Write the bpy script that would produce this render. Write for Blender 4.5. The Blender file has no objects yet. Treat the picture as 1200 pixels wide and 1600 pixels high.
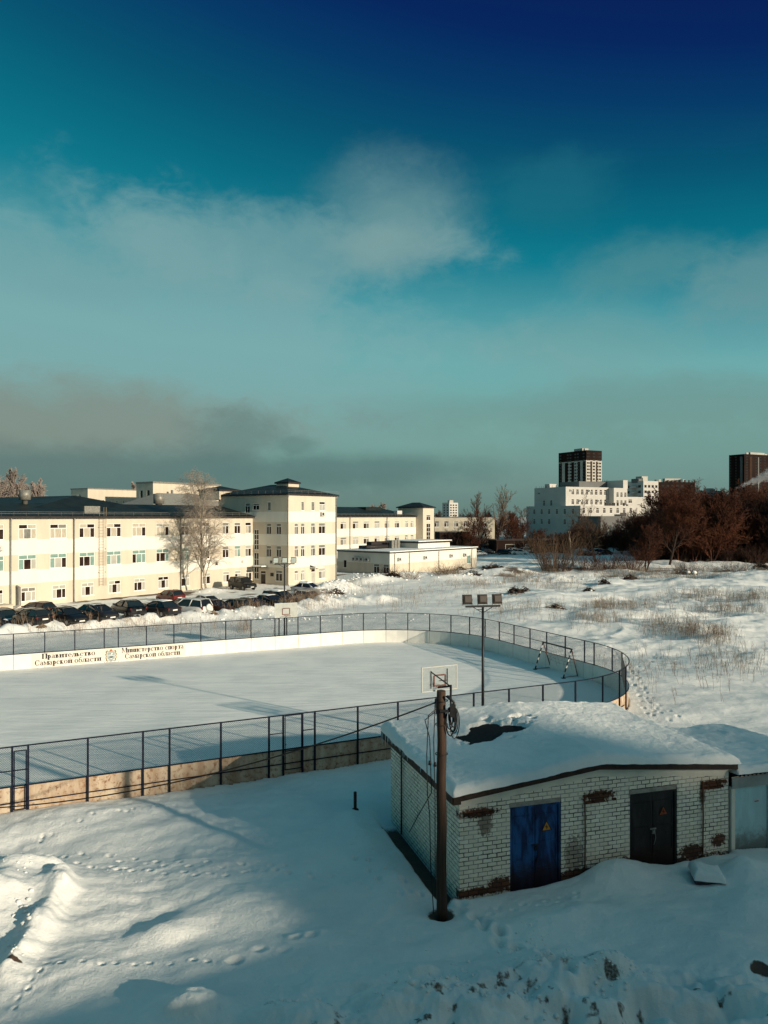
import bpy, math, random
import numpy as np
from mathutils import Vector, Matrix
R = math.radians
scene = bpy.context.scene
col = scene.collection
CAMH, FPX, HZ = 10.0, 1200.0, 806.0
rnd = random.Random(7)

def P(px, py, z=0.0):
    Y = FPX * (CAMH - z) / (py - HZ)
    return ((px - 600.0) / FPX * Y, Y)

def srgb(r, g, b):
    f = lambda c: (c / 255 / 12.92) if c / 255 <= 0.04045 else ((c / 255 + 0.055) / 1.055) ** 2.4
    return (f(r), f(g), f(b), 1.0)

# ------------------------------------------------------------------ camera
cam_d = bpy.data.cameras.new('camera'); cam = bpy.data.objects.new('camera', cam_d); col.objects.link(cam)
cam.location = (0, 0, CAMH); cam.rotation_euler = (R(90), 0, 0)
cam_d.sensor_fit = 'VERTICAL'; cam_d.sensor_height = 24.0; cam_d.sensor_width = 18.0
cam_d.lens = 24.0 * FPX / 1600.0
cam_d.shift_y = (HZ - 800.0) / 1600.0
cam_d.clip_start = 0.1; cam_d.clip_end = 6000
scene.camera = cam
scene.view_settings.view_transform = 'Standard'; scene.view_settings.look = 'None'
scene.view_settings.exposure = 0.16; scene.view_settings.gamma = 1.0
scene.render.resolution_x = 768; scene.render.resolution_y = 1024
scene.cycles.use_denoising = True
scene.cycles.max_bounces = 6; scene.cycles.diffuse_bounces = 3; scene.cycles.transparent_max_bounces = 8

# ------------------------------------------------------------------ sun
SUN_AZ = (0.81, -0.59); SUN_EL = R(15.0)
sv = Vector((SUN_AZ[0] * math.cos(SUN_EL), SUN_AZ[1] * math.cos(SUN_EL), math.sin(SUN_EL))).normalized()
sl = bpy.data.lights.new('sun', 'SUN'); so = bpy.data.objects.new('sun', sl); col.objects.link(so)
so.rotation_euler = sv.to_track_quat('Z', 'Y').to_euler(); so.location = (60, -60, 60)
sl.energy = 5.0; sl.angle = R(0.9); sl.color = (1.0, 0.87, 0.68)

# ------------------------------------------------------------------ world
W = bpy.data.worlds.new('World'); scene.world = W; W.use_nodes = True
wt = W.node_tree; wt.nodes.clear()
class NB:
    """small expression builder for node trees"""
    def __init__(s, t): s.t = t
    def new(s, k, **kw):
        n = s.t.nodes.new(k)
        for a, b in kw.items(): setattr(n, a, b)
        return n
    def link(s, a, b): s.t.links.new(a, b)
    def put(s, inp, v):
        if hasattr(v, 'is_output'): s.link(v, inp)
        else: inp.default_value = v
    def m(s, op, a, b=None, c=None, clamp=False):
        n = s.new('ShaderNodeMath', operation=op); n.use_clamp = clamp
        s.put(n.inputs[0], a)
        if b is not None: s.put(n.inputs[1], b)
        if c is not None: s.put(n.inputs[2], c)
        return n.outputs[0]
    def smooth(s, v, lo, hi, a=0.0, b=1.0):
        n = s.new('ShaderNodeMapRange', interpolation_type='SMOOTHSTEP')
        s.put(n.inputs['Value'], v); s.put(n.inputs['From Min'], lo); s.put(n.inputs['From Max'], hi)
        n.inputs['To Min'].default_value = a; n.inputs['To Max'].default_value = b
        return n.outputs['Result']
    def noise(s, vec, scale, detail=4, rough=0.55, dist=0.0):
        n = s.new('ShaderNodeTexNoise'); n.inputs['Scale'].default_value = scale
        n.inputs['Detail'].default_value = detail; n.inputs['Roughness'].default_value = rough
        n.inputs['Distortion'].default_value = dist
        if vec is not None: s.link(vec, n.inputs['Vector'])
        return n.outputs['Fac']
    def mix(s, f, a, b):
        n = s.new('ShaderNodeMix', data_type='RGBA')
        s.put(n.inputs['Factor'], f); s.put(n.inputs['A'] if False else n.inputs[6], a); s.put(n.inputs[7], b)
        return n.outputs[2]
    def ramp(s, f, stops):
        n = s.new('ShaderNodeValToRGB'); s.put(n.inputs[0], f); e = n.color_ramp.elements
        while len(e) < len(stops): e.new(0.5)
        for el, (p, c) in zip(e, stops):
            el.position = p; el.color = c if len(c) == 4 else (*c, 1)
        return n.outputs[0]
    def comb(s, x, y, z):
        n = s.new('ShaderNodeCombineXYZ'); s.put(n.inputs[0], x); s.put(n.inputs[1], y); s.put(n.inputs[2], z)
        return n.outputs[0]
b = NB(wt)
tc = b.new('ShaderNodeTexCoord'); sep = b.new('ShaderNodeSeparateXYZ'); b.link(tc.outputs['Generated'], sep.inputs[0])
X, Y, Z = sep.outputs
az = b.m('ARCTAN2', X, Y)
hyp = b.m('SQRT', b.m('ADD', b.m('MULTIPLY', X, X), b.m('MULTIPLY', Y, Y)))
el = b.m('ARCTAN2', Z, hyp)
# wispy distortion of the cloud edges
skyv = b.comb(b.m('MULTIPLY', az, 1.0), b.m('MULTIPLY', el, 1.5), 0.3)
n1 = b.noise(skyv, 5.5, 6, 0.55)
n2 = b.noise(skyv, 14.0, 6, 0.6, 0.4)
n3 = b.noise(b.comb(b.m('MULTIPLY', az, 0.6), b.m('MULTIPLY', el, 2.2), 4.7), 5.0, 5, 0.55)
n4 = b.noise(b.comb(b.m('MULTIPLY', az, 1.0), b.m('MULTIPLY', el, 1.7), 9.1), 38.0, 5, 0.6, 0.8)
nz = b.m('ADD', b.m('ADD', b.m('MULTIPLY', b.m('SUBTRACT', n1, 0.5), 0.8), b.m('MULTIPLY', b.m('SUBTRACT', n2, 0.5), 0.5)), b.m('MULTIPLY', b.m('SUBTRACT', n4, 0.5), 0.2))
azc = b.m('MINIMUM', b.m('MAXIMUM', az, -0.6), 0.6)
el2 = b.m('ADD', el, b.m('MULTIPLY', azc, b.m('MULTIPLY', el, 0.36)))
el2 = b.m('ADD', el2, b.m('MULTIPLY', nz, b.smooth(el, R(30), R(14), 0.004, 0.03)))
def pe(py): return math.atan((HZ - py) / FPX)
RMAX = R(60)
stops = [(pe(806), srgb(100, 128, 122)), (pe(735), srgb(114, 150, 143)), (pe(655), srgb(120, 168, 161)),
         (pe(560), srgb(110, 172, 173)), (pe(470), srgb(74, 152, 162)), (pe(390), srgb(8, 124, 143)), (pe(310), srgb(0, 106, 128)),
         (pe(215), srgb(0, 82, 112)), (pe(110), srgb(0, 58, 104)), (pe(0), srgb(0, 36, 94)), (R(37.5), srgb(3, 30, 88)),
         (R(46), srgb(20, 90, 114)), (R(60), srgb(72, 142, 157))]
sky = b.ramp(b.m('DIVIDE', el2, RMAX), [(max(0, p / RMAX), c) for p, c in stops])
def blob(px, py, rx, ry, lo=0.55, hi=1.15, nk=1.0):
    a0 = math.atan((px - 600) / FPX); e0 = math.atan((HZ - py) / FPX * math.cos(a0))
    dx = b.m('DIVIDE', b.m('SUBTRACT', az, a0), rx / FPX); dy = b.m('DIVIDE', b.m('SUBTRACT', el, e0), ry / FPX)
    d = b.m('SQRT', b.m('ADD', b.m('MULTIPLY', dx, dx), b.m('MULTIPLY', dy, dy)))
    d = b.m('ADD', d, b.m('MULTIPLY', nz, 1.2 * nk))
    return b.smooth(d, hi, lo)
def over(base, mask, color, k):
    return b.mix(b.m('MULTIPLY', mask, k), base, color)
# broad pale cloud field on the left, brighter lump in the middle, wisps on the right
sky = over(sky, blob(200, 545, 540, 180, 0.4, 1.2, 1.3), srgb(128, 172, 174), 0.62)
sky = over(sky, blob(150, 410, 330, 60, 0.3, 1.2, 1.5), srgb(110, 160, 164), 0.45)
sky = over(sky, blob(450, 400, 330, 85, 0.4, 1.1, 1.3), srgb(122, 164, 166), 0.64)
sky = over(sky, blob(612, 340, 130, 92, 0.2, 1.3, 0.9), srgb(122, 160, 161), 0.64)
sky = over(sky, blob(615, 392, 115, 45, 0.3, 1.2), srgb(128, 162, 162), 0.45)
sky = over(sky, blob(1010, 415, 120, 48, 0.3, 1.2, 1.3), srgb(92, 146, 150), 0.55)
sky = over(sky, blob(1190, 450, 130, 62, 0.3, 1.2, 1.3), srgb(114, 154, 156), 0.6)
sky = over(sky, blob(870, 300, 120, 60, 0.3, 1.2, 1.2), srgb(30, 110, 128), 0.5)
sky = over(sky, blob(900, 545, 160, 60, 0.3, 1.3), srgb(122, 162, 160), 0.35)
# low dark banks
sky = over(sky, blob(60, 660, 420, 72, 0.3, 1.25, 1.3), srgb(130, 138, 127), 0.75)
sky = over(sky, blob(120, 740, 420, 50, 0.3, 1.25, 1.2), srgb(86, 112, 110), 0.7)
sky = over(sky, blob(370, 685, 85, 55, 0.3, 1.2, 1.8), srgb(98, 126, 122), 0.6)
sky = over(sky, blob(520, 735, 260, 30, 0.3, 1.25), srgb(88, 122, 120), 0.75)
sky = over(sky, blob(460, 697, 40, 18, 0.4, 1.2, 1.6), srgb(96, 130, 126), 0.6)
sky = over(sky, blob(960, 640, 420, 42, 0.3, 1.3, 1.2), srgb(108, 136, 131), 0.42)
sky = over(sky, blob(1150, 700, 330, 45, 0.3, 1.3), srgb(110, 148, 142), 0.4)
# soft mottling everywhere
sky = b.mix(b.m('MULTIPLY', b.smooth(n3, 0.5, 0.8), b.smooth(el, R(26), R(14), 0.0, 0.22)), sky, srgb(120, 160, 160))
# bright warm haze round the low sun, behind the viewpoint
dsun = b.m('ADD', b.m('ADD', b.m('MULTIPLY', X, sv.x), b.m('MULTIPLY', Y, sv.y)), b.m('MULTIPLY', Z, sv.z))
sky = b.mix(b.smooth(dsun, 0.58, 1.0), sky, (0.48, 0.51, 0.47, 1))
nish = b.new('ShaderNodeTexSky', sky_type='NISHITA'); nish.sun_disc = False
nish.sun_elevation = SUN_EL; nish.sun_rotation = math.atan2(SUN_AZ[0], SUN_AZ[1]); nish.air_density = 1.0; nish.dust_density = 1.0
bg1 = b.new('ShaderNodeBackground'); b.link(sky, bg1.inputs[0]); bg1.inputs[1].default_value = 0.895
bg2 = b.new('ShaderNodeBackground'); b.link(nish.outputs[0], bg2.inputs[0]); bg2.inputs[1].default_value = 0.05
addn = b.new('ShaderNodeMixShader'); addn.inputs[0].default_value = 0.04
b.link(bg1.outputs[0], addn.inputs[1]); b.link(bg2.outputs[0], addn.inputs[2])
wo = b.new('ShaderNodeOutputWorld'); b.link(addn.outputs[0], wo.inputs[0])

# ------------------------------------------------------------------ materials
MATS = {}
def mat(name, color, rough=0.7, var=0.12, scale=3.0, bump=0.0, bscale=20.0, metal=0.0, spec=0.3, color2=None, coords='Object', stretch=None, coat=0.0):
    if name in MATS: return MATS[name]
    m = bpy.data.materials.new(name); m.use_nodes = True
    t = NB(m.node_tree); bs = m.node_tree.nodes['Principled BSDF']
    tcn = t.new('ShaderNodeTexCoord'); v = tcn.outputs[coords]
    if stretch:
        mp = t.new('ShaderNodeMapping'); mp.inputs['Scale'].default_value = stretch; t.link(v, mp.inputs[0]); v = mp.outputs[0]
    n = t.noise(v, scale, 5, 0.6)
    c = (*color[:3], 1.0)
    c2 = (*color2[:3], 1.0) if color2 else tuple(max(0, x * (1 - 2.2 * var)) for x in color[:3]) + (1.0,)
    t.link(t.mix(t.smooth(n, 0.38, 0.68), c, c2), bs.inputs['Base Color'])
    bs.inputs['Roughness'].default_value = rough; bs.inputs['Metallic'].default_value = metal
    bs.inputs['Specular IOR Level'].default_value = spec
    if coat: bs.inputs['Coat Weight'].default_value = coat; bs.inputs['Coat Roughness'].default_value = 0.1
    if bump:
        bn = t.new('ShaderNodeBump'); bn.inputs['Strength'].default_value = bump; bn.inputs['Distance'].default_value = 0.05
        t.link(t.noise(v, bscale, 6, 0.65), bn.inputs['Height']); t.link(bn.outputs[0], bs.inputs['Normal'])
    MATS[name] = m
    return m

# ------------------------------------------------------------------ mesh builder
class MB:
    def __init__(s): s.v = []; s.f = []; s.mi = []; s.sm = []
    def face(s, pts, mi=0, sm=False):
        i = len(s.v); s.v.extend([tuple(p) for p in pts]); s.f.append(tuple(range(i, i + len(pts)))); s.mi.append(mi); s.sm.append(sm)
    def box(s, x0, y0, z0, x1, y1, z1, mi=0):
        c = [(x0, y0, z0), (x1, y0, z0), (x1, y1, z0), (x0, y1, z0), (x0, y0, z1), (x1, y0, z1), (x1, y1, z1), (x0, y1, z1)]
        i = len(s.v); s.v.extend(c)
        for q in ((0, 3, 2, 1), (4, 5, 6, 7), (0, 1, 5, 4), (1, 2, 6, 5), (2, 3, 7, 6), (3, 0, 4, 7)):
            s.f.append(tuple(i + k for k in q)); s.mi.append(mi); s.sm.append(False)
    def hexa(s, lo, hi, mi=0):
        """lo, hi: four points each (ccw from above)"""
        i = len(s.v); s.v.extend([tuple(p) for p in lo] + [tuple(p) for p in hi])
        for q in ((0, 3, 2, 1), (4, 5, 6, 7), (0, 1, 5, 4), (1, 2, 6, 5), (2, 3, 7, 6), (3, 0, 4, 7)):
            s.f.append(tuple(i + k for k in q)); s.mi.append(mi); s.sm.append(False)
    def tube(s, pts, radii, n=6, mi=0, cap=True, sm=True):
        pts = [Vector(p) for p in pts]
        if not hasattr(radii, '__len__'): radii = [radii] * len(pts)
        base = len(s.v); prev = None
        for k, p in enumerate(pts):
            t = (pts[min(k + 1, len(pts) - 1)] - pts[max(k - 1, 0)])
            t = t.normalized() if t.length > 1e-9 else Vector((0, 0, 1))
            if prev is None:
                a = Vector((0, 0, 1)) if abs(t.z) < 0.9 else Vector((1, 0, 0))
                u = t.cross(a).normalized()
            else:
                u = prev - t * prev.dot(t)
                u = u.normalized() if u.length > 1e-6 else t.orthogonal().normalized()
            prev = u; w = t.cross(u)
            for j in range(n):
                an = 2 * math.pi * (j + 0.5) / n
                s.v.append(tuple(p + (u * math.cos(an) + w * math.sin(an)) * radii[k]))
        for k in range(len(pts) - 1):
            for j in range(n):
                a = base + k * n + j; c = base + k * n + (j + 1) % n
                s.f.append((a, c, c + n, a + n)); s.mi.append(mi); s.sm.append(sm)
        if cap:
            s.f.append(tuple(base + j for j in reversed(range(n)))); s.mi.append(mi); s.sm.append(False)
            e = base + (len(pts) - 1) * n
            s.f.append(tuple(e + j for j in range(n))); s.mi.append(mi); s.sm.append(False)
    def bar(s, p, q, r, n=4, mi=0): s.tube([p, q], r, n, mi, True, n > 5)
    def loft(s, rings, mi=0, sm=True, cap=True, closed=True):
        base = len(s.v); n = len(rings[0])
        for r in rings: s.v.extend([tuple(p) for p in r])
        for k in range(len(rings) - 1):
            for j in range(n if closed else n - 1):
                a = base + k * n + j; c = base + k * n + (j + 1) % n
                s.f.append((a, c, c + n, a + n)); s.mi.append(mi); s.sm.append(sm)
        if cap:
            s.f.append(tuple(base + j for j in reversed(range(n)))); s.mi.append(mi); s.sm.append(False)
            e = base + (len(rings) - 1) * n
            s.f.append(tuple(e + j for j in range(n))); s.mi.append(mi); s.sm.append(False)
    def mesh(s, name, mats):
        me = bpy.data.meshes.new(name); me.from_pydata(s.v, [], s.f)
        for m_ in (mats if isinstance(mats, (list, tuple)) else [mats]): me.materials.append(m_)
        me.polygons.foreach_set('material_index', s.mi); me.polygons.foreach_set('use_smooth', s.sm)
        me.update(); return me
    def build(s, name, mats, parent=None, loc=(0, 0, 0), rz=0.0):
        return link(name, s.mesh(name, mats), parent, loc, rz)
def link(name, me, parent=None, loc=(0, 0, 0), rz=0.0):
    o = bpy.data.objects.new(name, me); col.objects.link(o); o.location = loc; o.rotation_euler = (0, 0, rz)
    if parent: o.parent = parent
    return o
def tag(o, label=None, cat=None, group=None, kind=None):
    if label: o['label'] = label
    if cat: o['category'] = cat
    if group: o['group'] = group
    if kind: o['kind'] = kind
    return o
def empty(name, loc=(0, 0, 0), rz=0.0, label=None, cat=None, group=None):
    o = bpy.data.objects.new(name, None); col.objects.link(o); o.empty_display_size = 0.3
    o.location = loc; o.rotation_euler = (0, 0, rz)
    return tag(o, label, cat, group)
def kids(o): return [c for c in bpy.data.objects if c.parent is o]
def copy_tree(o, loc=None, rz=None, parent=None, tree=None):
    c = o.copy(); col.objects.link(c)
    if parent: c.parent = parent
    if loc is not None: c.location = loc
    if rz is not None: c.rotation_euler = (0, 0, rz)
    for ch in o.children: copy_tree(ch, parent=c)
    return c

# value noise in numpy
def vnoise(x, y, seed=0):
    xi = np.floor(x).astype(np.int64); yi = np.floor(y).astype(np.int64); fx = x - xi; fy = y - yi
    fx = fx * fx * fx * (fx * (fx * 6 - 15) + 10); fy = fy * fy * fy * (fy * (fy * 6 - 15) + 10)
    def h(a, c):
        n = (a * 374761393 + c * 668265263 + seed * 1442695041) & 0xFFFFFFFF
        n = ((n ^ (n >> 13)) * 1274126177) & 0xFFFFFFFF
        n = n ^ (n >> 16)
        return (n & 0xFFFF) / 65535.0
    return (h(xi, yi) * (1 - fx) + h(xi + 1, yi) * fx) * (1 - fy) + (h(xi, yi + 1) * (1 - fx) + h(xi + 1, yi + 1) * fx) * fy
def fbm(x, y, oct=4, seed=0, gain=0.5):
    a = 1.0; t = 0; s_ = 0; ca, sa = math.cos(0.6), math.sin(0.6)
    for k in range(oct):
        t = t + a * (vnoise(x, y, seed + k) - 0.5); s_ += a; a *= gain
        x, y = (x * ca - y * sa) * 2.03 + 11.3, (x * sa + y * ca) * 2.03 + 5.1
    return t / s_ * 2
def sstep(v, lo, hi):
    t = np.clip((v - lo) / (hi - lo), 0, 1); return t * t * (3 - 2 * t)
# ------------------------------------------------------------------ rink frame
RANG = R(25.5); EX = (math.cos(RANG), math.sin(RANG)); EY = (-math.sin(RANG), math.cos(RANG))
def rk(s, e): return (EX[0] * s + EY[0] * e, EX[1] * s + EY[1] * e)
S0, S1, E0, E1, RR = -28.0, 31.5, 28.5, 55.5, 8.5
def rink_path(off=0.0, step=0.25):
    """open path: near line from the left, round the right end, far line back to the left; world (x, y)"""
    pts = []
    r = RR + off
    n = int((S1 - RR - S0) / step)
    for k in range(n): pts.append((S0 + (S1 - RR - S0) * k / n, E0 - off))
    for k in range(0, 54): a = -math.pi / 2 + math.pi / 2 * k / 54; pts.append((S1 - RR + r * math.cos(a), E0 + RR + r * math.sin(a)))
    n2 = int((E1 - E0 - 2 * RR) / step)
    for k in range(n2): pts.append((S1 + off, E0 + RR + (E1 - E0 - 2 * RR) * k / n2))
    for k in range(0, 54): a = math.pi / 2 * k / 54; pts.append((S1 - RR + r * math.cos(a), E1 - RR + r * math.sin(a)))
    for k in range(n + 1): pts.append((S1 - RR - (S1 - RR - S0) * k / n, E1 + off))
    return [rk(*p) for p in pts]
def inside_rink(x, y, off=0.0):
    s = EX[0] * x + EX[1] * y; e = EY[0] * x + EY[1] * y
    qx = np.maximum(s - (S1 - RR), 0); cy = np.clip(e, E0 + RR, E1 - RR); qy = e - cy
    d = np.where(s > S1 - RR, np.sqrt(qx ** 2 + qy ** 2) - RR, np.maximum(E0 - e, e - E1))
    return np.maximum(d, S0 - s)          # signed distance, negative inside

# garage frame
GA = (1.99, 20.37); GANG = math.atan2(2.53, 8.28); GF = (math.cos(GANG), math.sin(GANG)); GB = (-GF[1], GF[0])
GW, GD = 8.66, 6.0
def gw(a, d): return (GA[0] + GF[0] * a + GB[0] * d, GA[1] + GF[1] * a + GB[1] * d)

# ------------------------------------------------------------------ terrain
BUMPS = []          # (x, y, radius along, radius across, angle, height)
def bump_px(px, py, ra, h, rb=None, ang=0.0, z=0.0):
    x, y = P(px, py, z); BUMPS.append((x, y, ra, rb or ra, ang, h))
# foreground
bump_px(-30, 1425, 2.0, 0.72, 1.2, R(60)); bump_px(25, 1375, 0.8, 0.5, 0.5, R(30)); bump_px(82, 1368, 0.4, 0.24, 0.35)
RIDGES = []         # (polyline world, half width, height)
def ridge_px(pts, w, h, rough=0.3): RIDGES.append(([P(*p) for p in pts], w, h, rough))
ridge_px([(100, 1385), (72, 1440), (45, 1475), (15, 1520)], 0.34, 0.36, 0.25)
bump_px(265, 1450, 0.8, 0.22, 0.5, R(30)); bump_px(330, 1420, 1.2, 0.12, 0.8, R(30))
bump_px(430, 1400, 1.4, 0.13, 0.9, R(30)); bump_px(300, 1592, 0.75, 0.62, 0.6)
bump_px(215, 1660, 1.0, 0.45, 0.7)
bump_px(520, 1330, 2.2, 0.1, 1.2, R(25)); bump_px(60, 1290, 3.0, 0.2, 1.2, R(25))
bump_px(965, 1372, 1.15, 0.48, 0.75, GANG); bump_px(880, 1440, 1.6, 0.22, 0.9, GANG)
bump_px(1165, 1372, 0.9, 0.45, 0.7, GANG); bump_px(1190, 1420, 1.6, 0.32, 0.9, R(40)); bump_px(1120, 1480, 1.7, 0.28, 0.9, R(-40))
bump_px(640, 1600, 1.3, 0.5, 0.8, R(10)); bump_px(860, 1545, 1.1, 0.5, 0.8, R(-20)); bump_px(970, 1560, 1.0, 0.42, 0.6, R(-50))
bump_px(760, 1600, 1.0, 0.4, 0.7); bump_px(430, 1610, 0.9, 0.4, 0.6); bump_px(1150, 1590, 1.2, 0.3, 0.8, R(-30))
# snow bank along the parked cars, rubble by the tower, heaps in the field
ridge_px([(-60, 1000), (0, 994), (100, 988), (200, 977), (320, 967), (440, 957), (520, 944), (600, 938)], 1.4, 0.8, 0.6)
bump_px(520, 925, 3.6, 1.5, 2.4, R(40)); bump_px(480, 935, 3.0, 0.8, 1.6, R(40)); bump_px(585, 912, 4.0, 1.1, 1.8, R(40)); bump_px(640, 905, 4.5, 1.0, 1.6, R(40))
bump_px(330, 925, 2.2, 0.56, 1.4, R(50)); bump_px(700, 905, 5, 0.56, 2, R(30)); bump_px(780, 898, 5, 0.68, 2.4, R(20)); bump_px(860, 905, 5, 0.81, 3, R(10))
bump_px(1185, 905, 7, 0.74, 5, R(20)); bump_px(1080, 910, 8, 0.74, 4, R(10)); bump_px(950, 912, 7, 0.74, 3, R(15)); bump_px(730, 925, 5, 0.43, 2.5, R(25)); bump_px(890, 935, 5, 0.56, 2.5, R(15))
bump_px(1020, 960, 5, 0.56, 3, R(10)); bump_px(950, 965, 3, 0.50, 2, R(10)); bump_px(1110, 1000, 4, 0.43, 2, R(15)); bump_px(1060, 930, 6, 0.56, 3, R(0)); bump_px(840, 960, 4, 0.37, 2, R(10))
TRAILS = []         # (pixel polyline, spacing, size, depth, sideways)
TRAILS += [([(-10, 1338), (120, 1332), (240, 1345), (350, 1353), (450, 1358), (540, 1376), (640, 1398)], 0.36, 0.062, 0.075, 0.13),
           ([(90, 1345), (240, 1361), (330, 1368), (430, 1356)], 0.42, 0.065, 0.10, 0.06),
           ([(20, 1575), (70, 1508), (180, 1509), (340, 1507)], 0.34, 0.052, 0.07, 0.03),
           ([(365, 1502), (430, 1486), (460, 1470), (500, 1450)], 0.55, 0.11, 0.10, 0.13),
           ([(745, 1432), (790, 1478), (830, 1512), (870, 1545), (900, 1590)], 0.33, 0.13, 0.2, 0.1),
           ([(745, 1432), (700, 1400)], 0.33, 0.13, 0.13, 0.1),
           ([(905, 1405), (850, 1418), (760, 1424)], 0.3, 0.06, 0.06, 0.1),
           ([(1090, 1548), (1110, 1575), (1120, 1600)], 0.25, 0.12, 0.1, 0.08),
           ([(60, 1312), (110, 1294), (200, 1275), (290, 1262)], 0.36, 0.055, 0.07, 0.08),
           ([(560, 1340), (600, 1370), (650, 1400)], 0.36, 0.08, 0.12, 0.2),
           ([(1040, 1010), (985, 1055), (1010, 1090), (1060, 1130)], 0.6, 0.11, 0.07, 0.25),
           ([(930, 985), (960, 1020), (1000, 1075), (1015, 1120)], 0.6, 0.11, 0.07, 0.2)]

def height(x, y):
    r = np.sqrt(x * x + y * y)
    z = 0.16 * fbm(x / 5.5, y / 3.2, 4, 3) + 0.05 * fbm(x / 1.3, y / 0.8, 3, 9)
    z = z + 0.55 * sstep(r, 60, 140) * fbm(x / 18.0, y / 14.0, 3, 21)
    # rough waste ground right of and beyond the rink
    dr = inside_rink(x, y)
    xr = x - (8 + 0.05 * y)
    field = sstep(xr, -6, 10) * sstep(y, 44, 62) * (1 - sstep(y, 150, 185))
    rid = 1 - np.abs(fbm(x / 8.0, y / 5.0, 4, 31)) * 1.6
    z = z + field * (0.5 * (rid - 0.62) + 0.75 * fbm(x / 16.0, y / 7.0, 3, 44) + 0.12 * fbm(x / 2.2, y / 1.6, 4, 41))
    tv = np.array([EX[0] * x + EX[1] * y])[0]
    # foreground roughness bottom right
    fg = sstep(-y, -17.6, -15.6) * sstep(x, -3.0, -1.0)
    z = z + fg * (0.26 * fbm(x / 0.7, y / 0.55, 4, 55) + 0.6 * np.abs(fbm(x / 1.9, y / 1.3, 3, 56)))
    nearw = 1 - sstep(r, 26, 36)
    z = z + nearw * (0.10 * fbm((x + 0.6 * y) / 3.0, (y - 0.6 * x) / 1.5, 3, 57) + 0.035 * fbm(x / 0.45, y / 0.35, 3, 58) * sstep(fbm(x / 4, y / 3, 2, 59), -0.1, 0.3))
    # levelled parking yard in front of the pale building
    ul = (0.567, 0.824); yd = (x + 39.2) * ul[1] - (y - 84.5) * ul[0]        # distance in front of the facade
    yard = sstep(yd, -3, 0) * (1 - sstep(yd, 17, 21)) * sstep(-x, 2, 8)
    z = z * (1 - 0.75 * yard) + yard * 0.05 * fbm(x / 0.8, y / 0.8, 3, 77)
    for (bx, by, ra, rb, an, h) in BUMPS:
        ca, sa = math.cos(an), math.sin(an); dx = x - bx; dy = y - by
        u = (dx * ca + dy * sa) / ra; v = (-dx * sa + dy * ca) / rb; q = u * u + v * v
        msk = q < 9
        if not msk.any(): continue
        sc = 0.25 * ra
        w = np.exp(-q[msk]) * h
        z[msk] += w * (1 + (0.40 if h > 0.8 else 0.15) * fbm(x[msk] / (sc * 2.0), y[msk] / (sc * 1.6), 3, 61))
    for (pl, w_, h, rough) in RIDGES:
        d = np.full(x.shape, 1e9)
        for (a, c) in zip(pl[:-1], pl[1:]):
            vx, vy = c[0] - a[0], c[1] - a[1]; L2 = vx * vx + vy * vy
            t = np.clip(((x - a[0]) * vx + (y - a[1]) * vy) / L2, 0, 1)
            d = np.minimum(d, np.hypot(x - a[0] - t * vx, y - a[1] - t * vy))
        d = d + w_ * 0.5 * fbm(x / (w_ * 2.5), y / (w_ * 2.5), 3, 71)
        z = z + h * np.exp(-(np.maximum(d, 0) / w_) ** 2) * (1 + rough * 1.3 * fbm(x / (w_ * 1.3), y / (w_ * 1.3), 3, 73))
    # hollow melted along the garage's side wall and round the pole
    a_ = (x - GA[0]) * GF[0] + (y - GA[1]) * GF[1]; d_ = (x - GA[0]) * GB[0] + (y - GA[1]) * GB[1]
    ing = sstep(a_, -0.75, -0.35) * sstep(d_, -0.15, 0.1) * (1 - sstep(d_, 5.6, 7.0)) * (1 - sstep(a_, GW + 3, GW + 4))
    z = z * (1 - ing) - 0.42 * ing
    bank = np.exp(-((a_ + 1.5) / 0.55) ** 2) * sstep(d_, -0.6, 1.5) * (1 - sstep(d_, 6, 8))
    z = z + 0.16 * bank
    fr = np.exp(-((d_ + 0.12) / 0.16) ** 2) * sstep(a_, -0.2, 0.2) * (1 - sstep(a_, 8.4, 8.8))
    z = z - 0.16 * fr
    pd = np.hypot(x - 1.45, y - 19.5)
    z = z - 0.22 * np.exp(-(pd / 0.33) ** 2)
    # the rink's own floor lies above this sheet
    z = np.where(dr < 0.05, -0.30, z)
    return z

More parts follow.
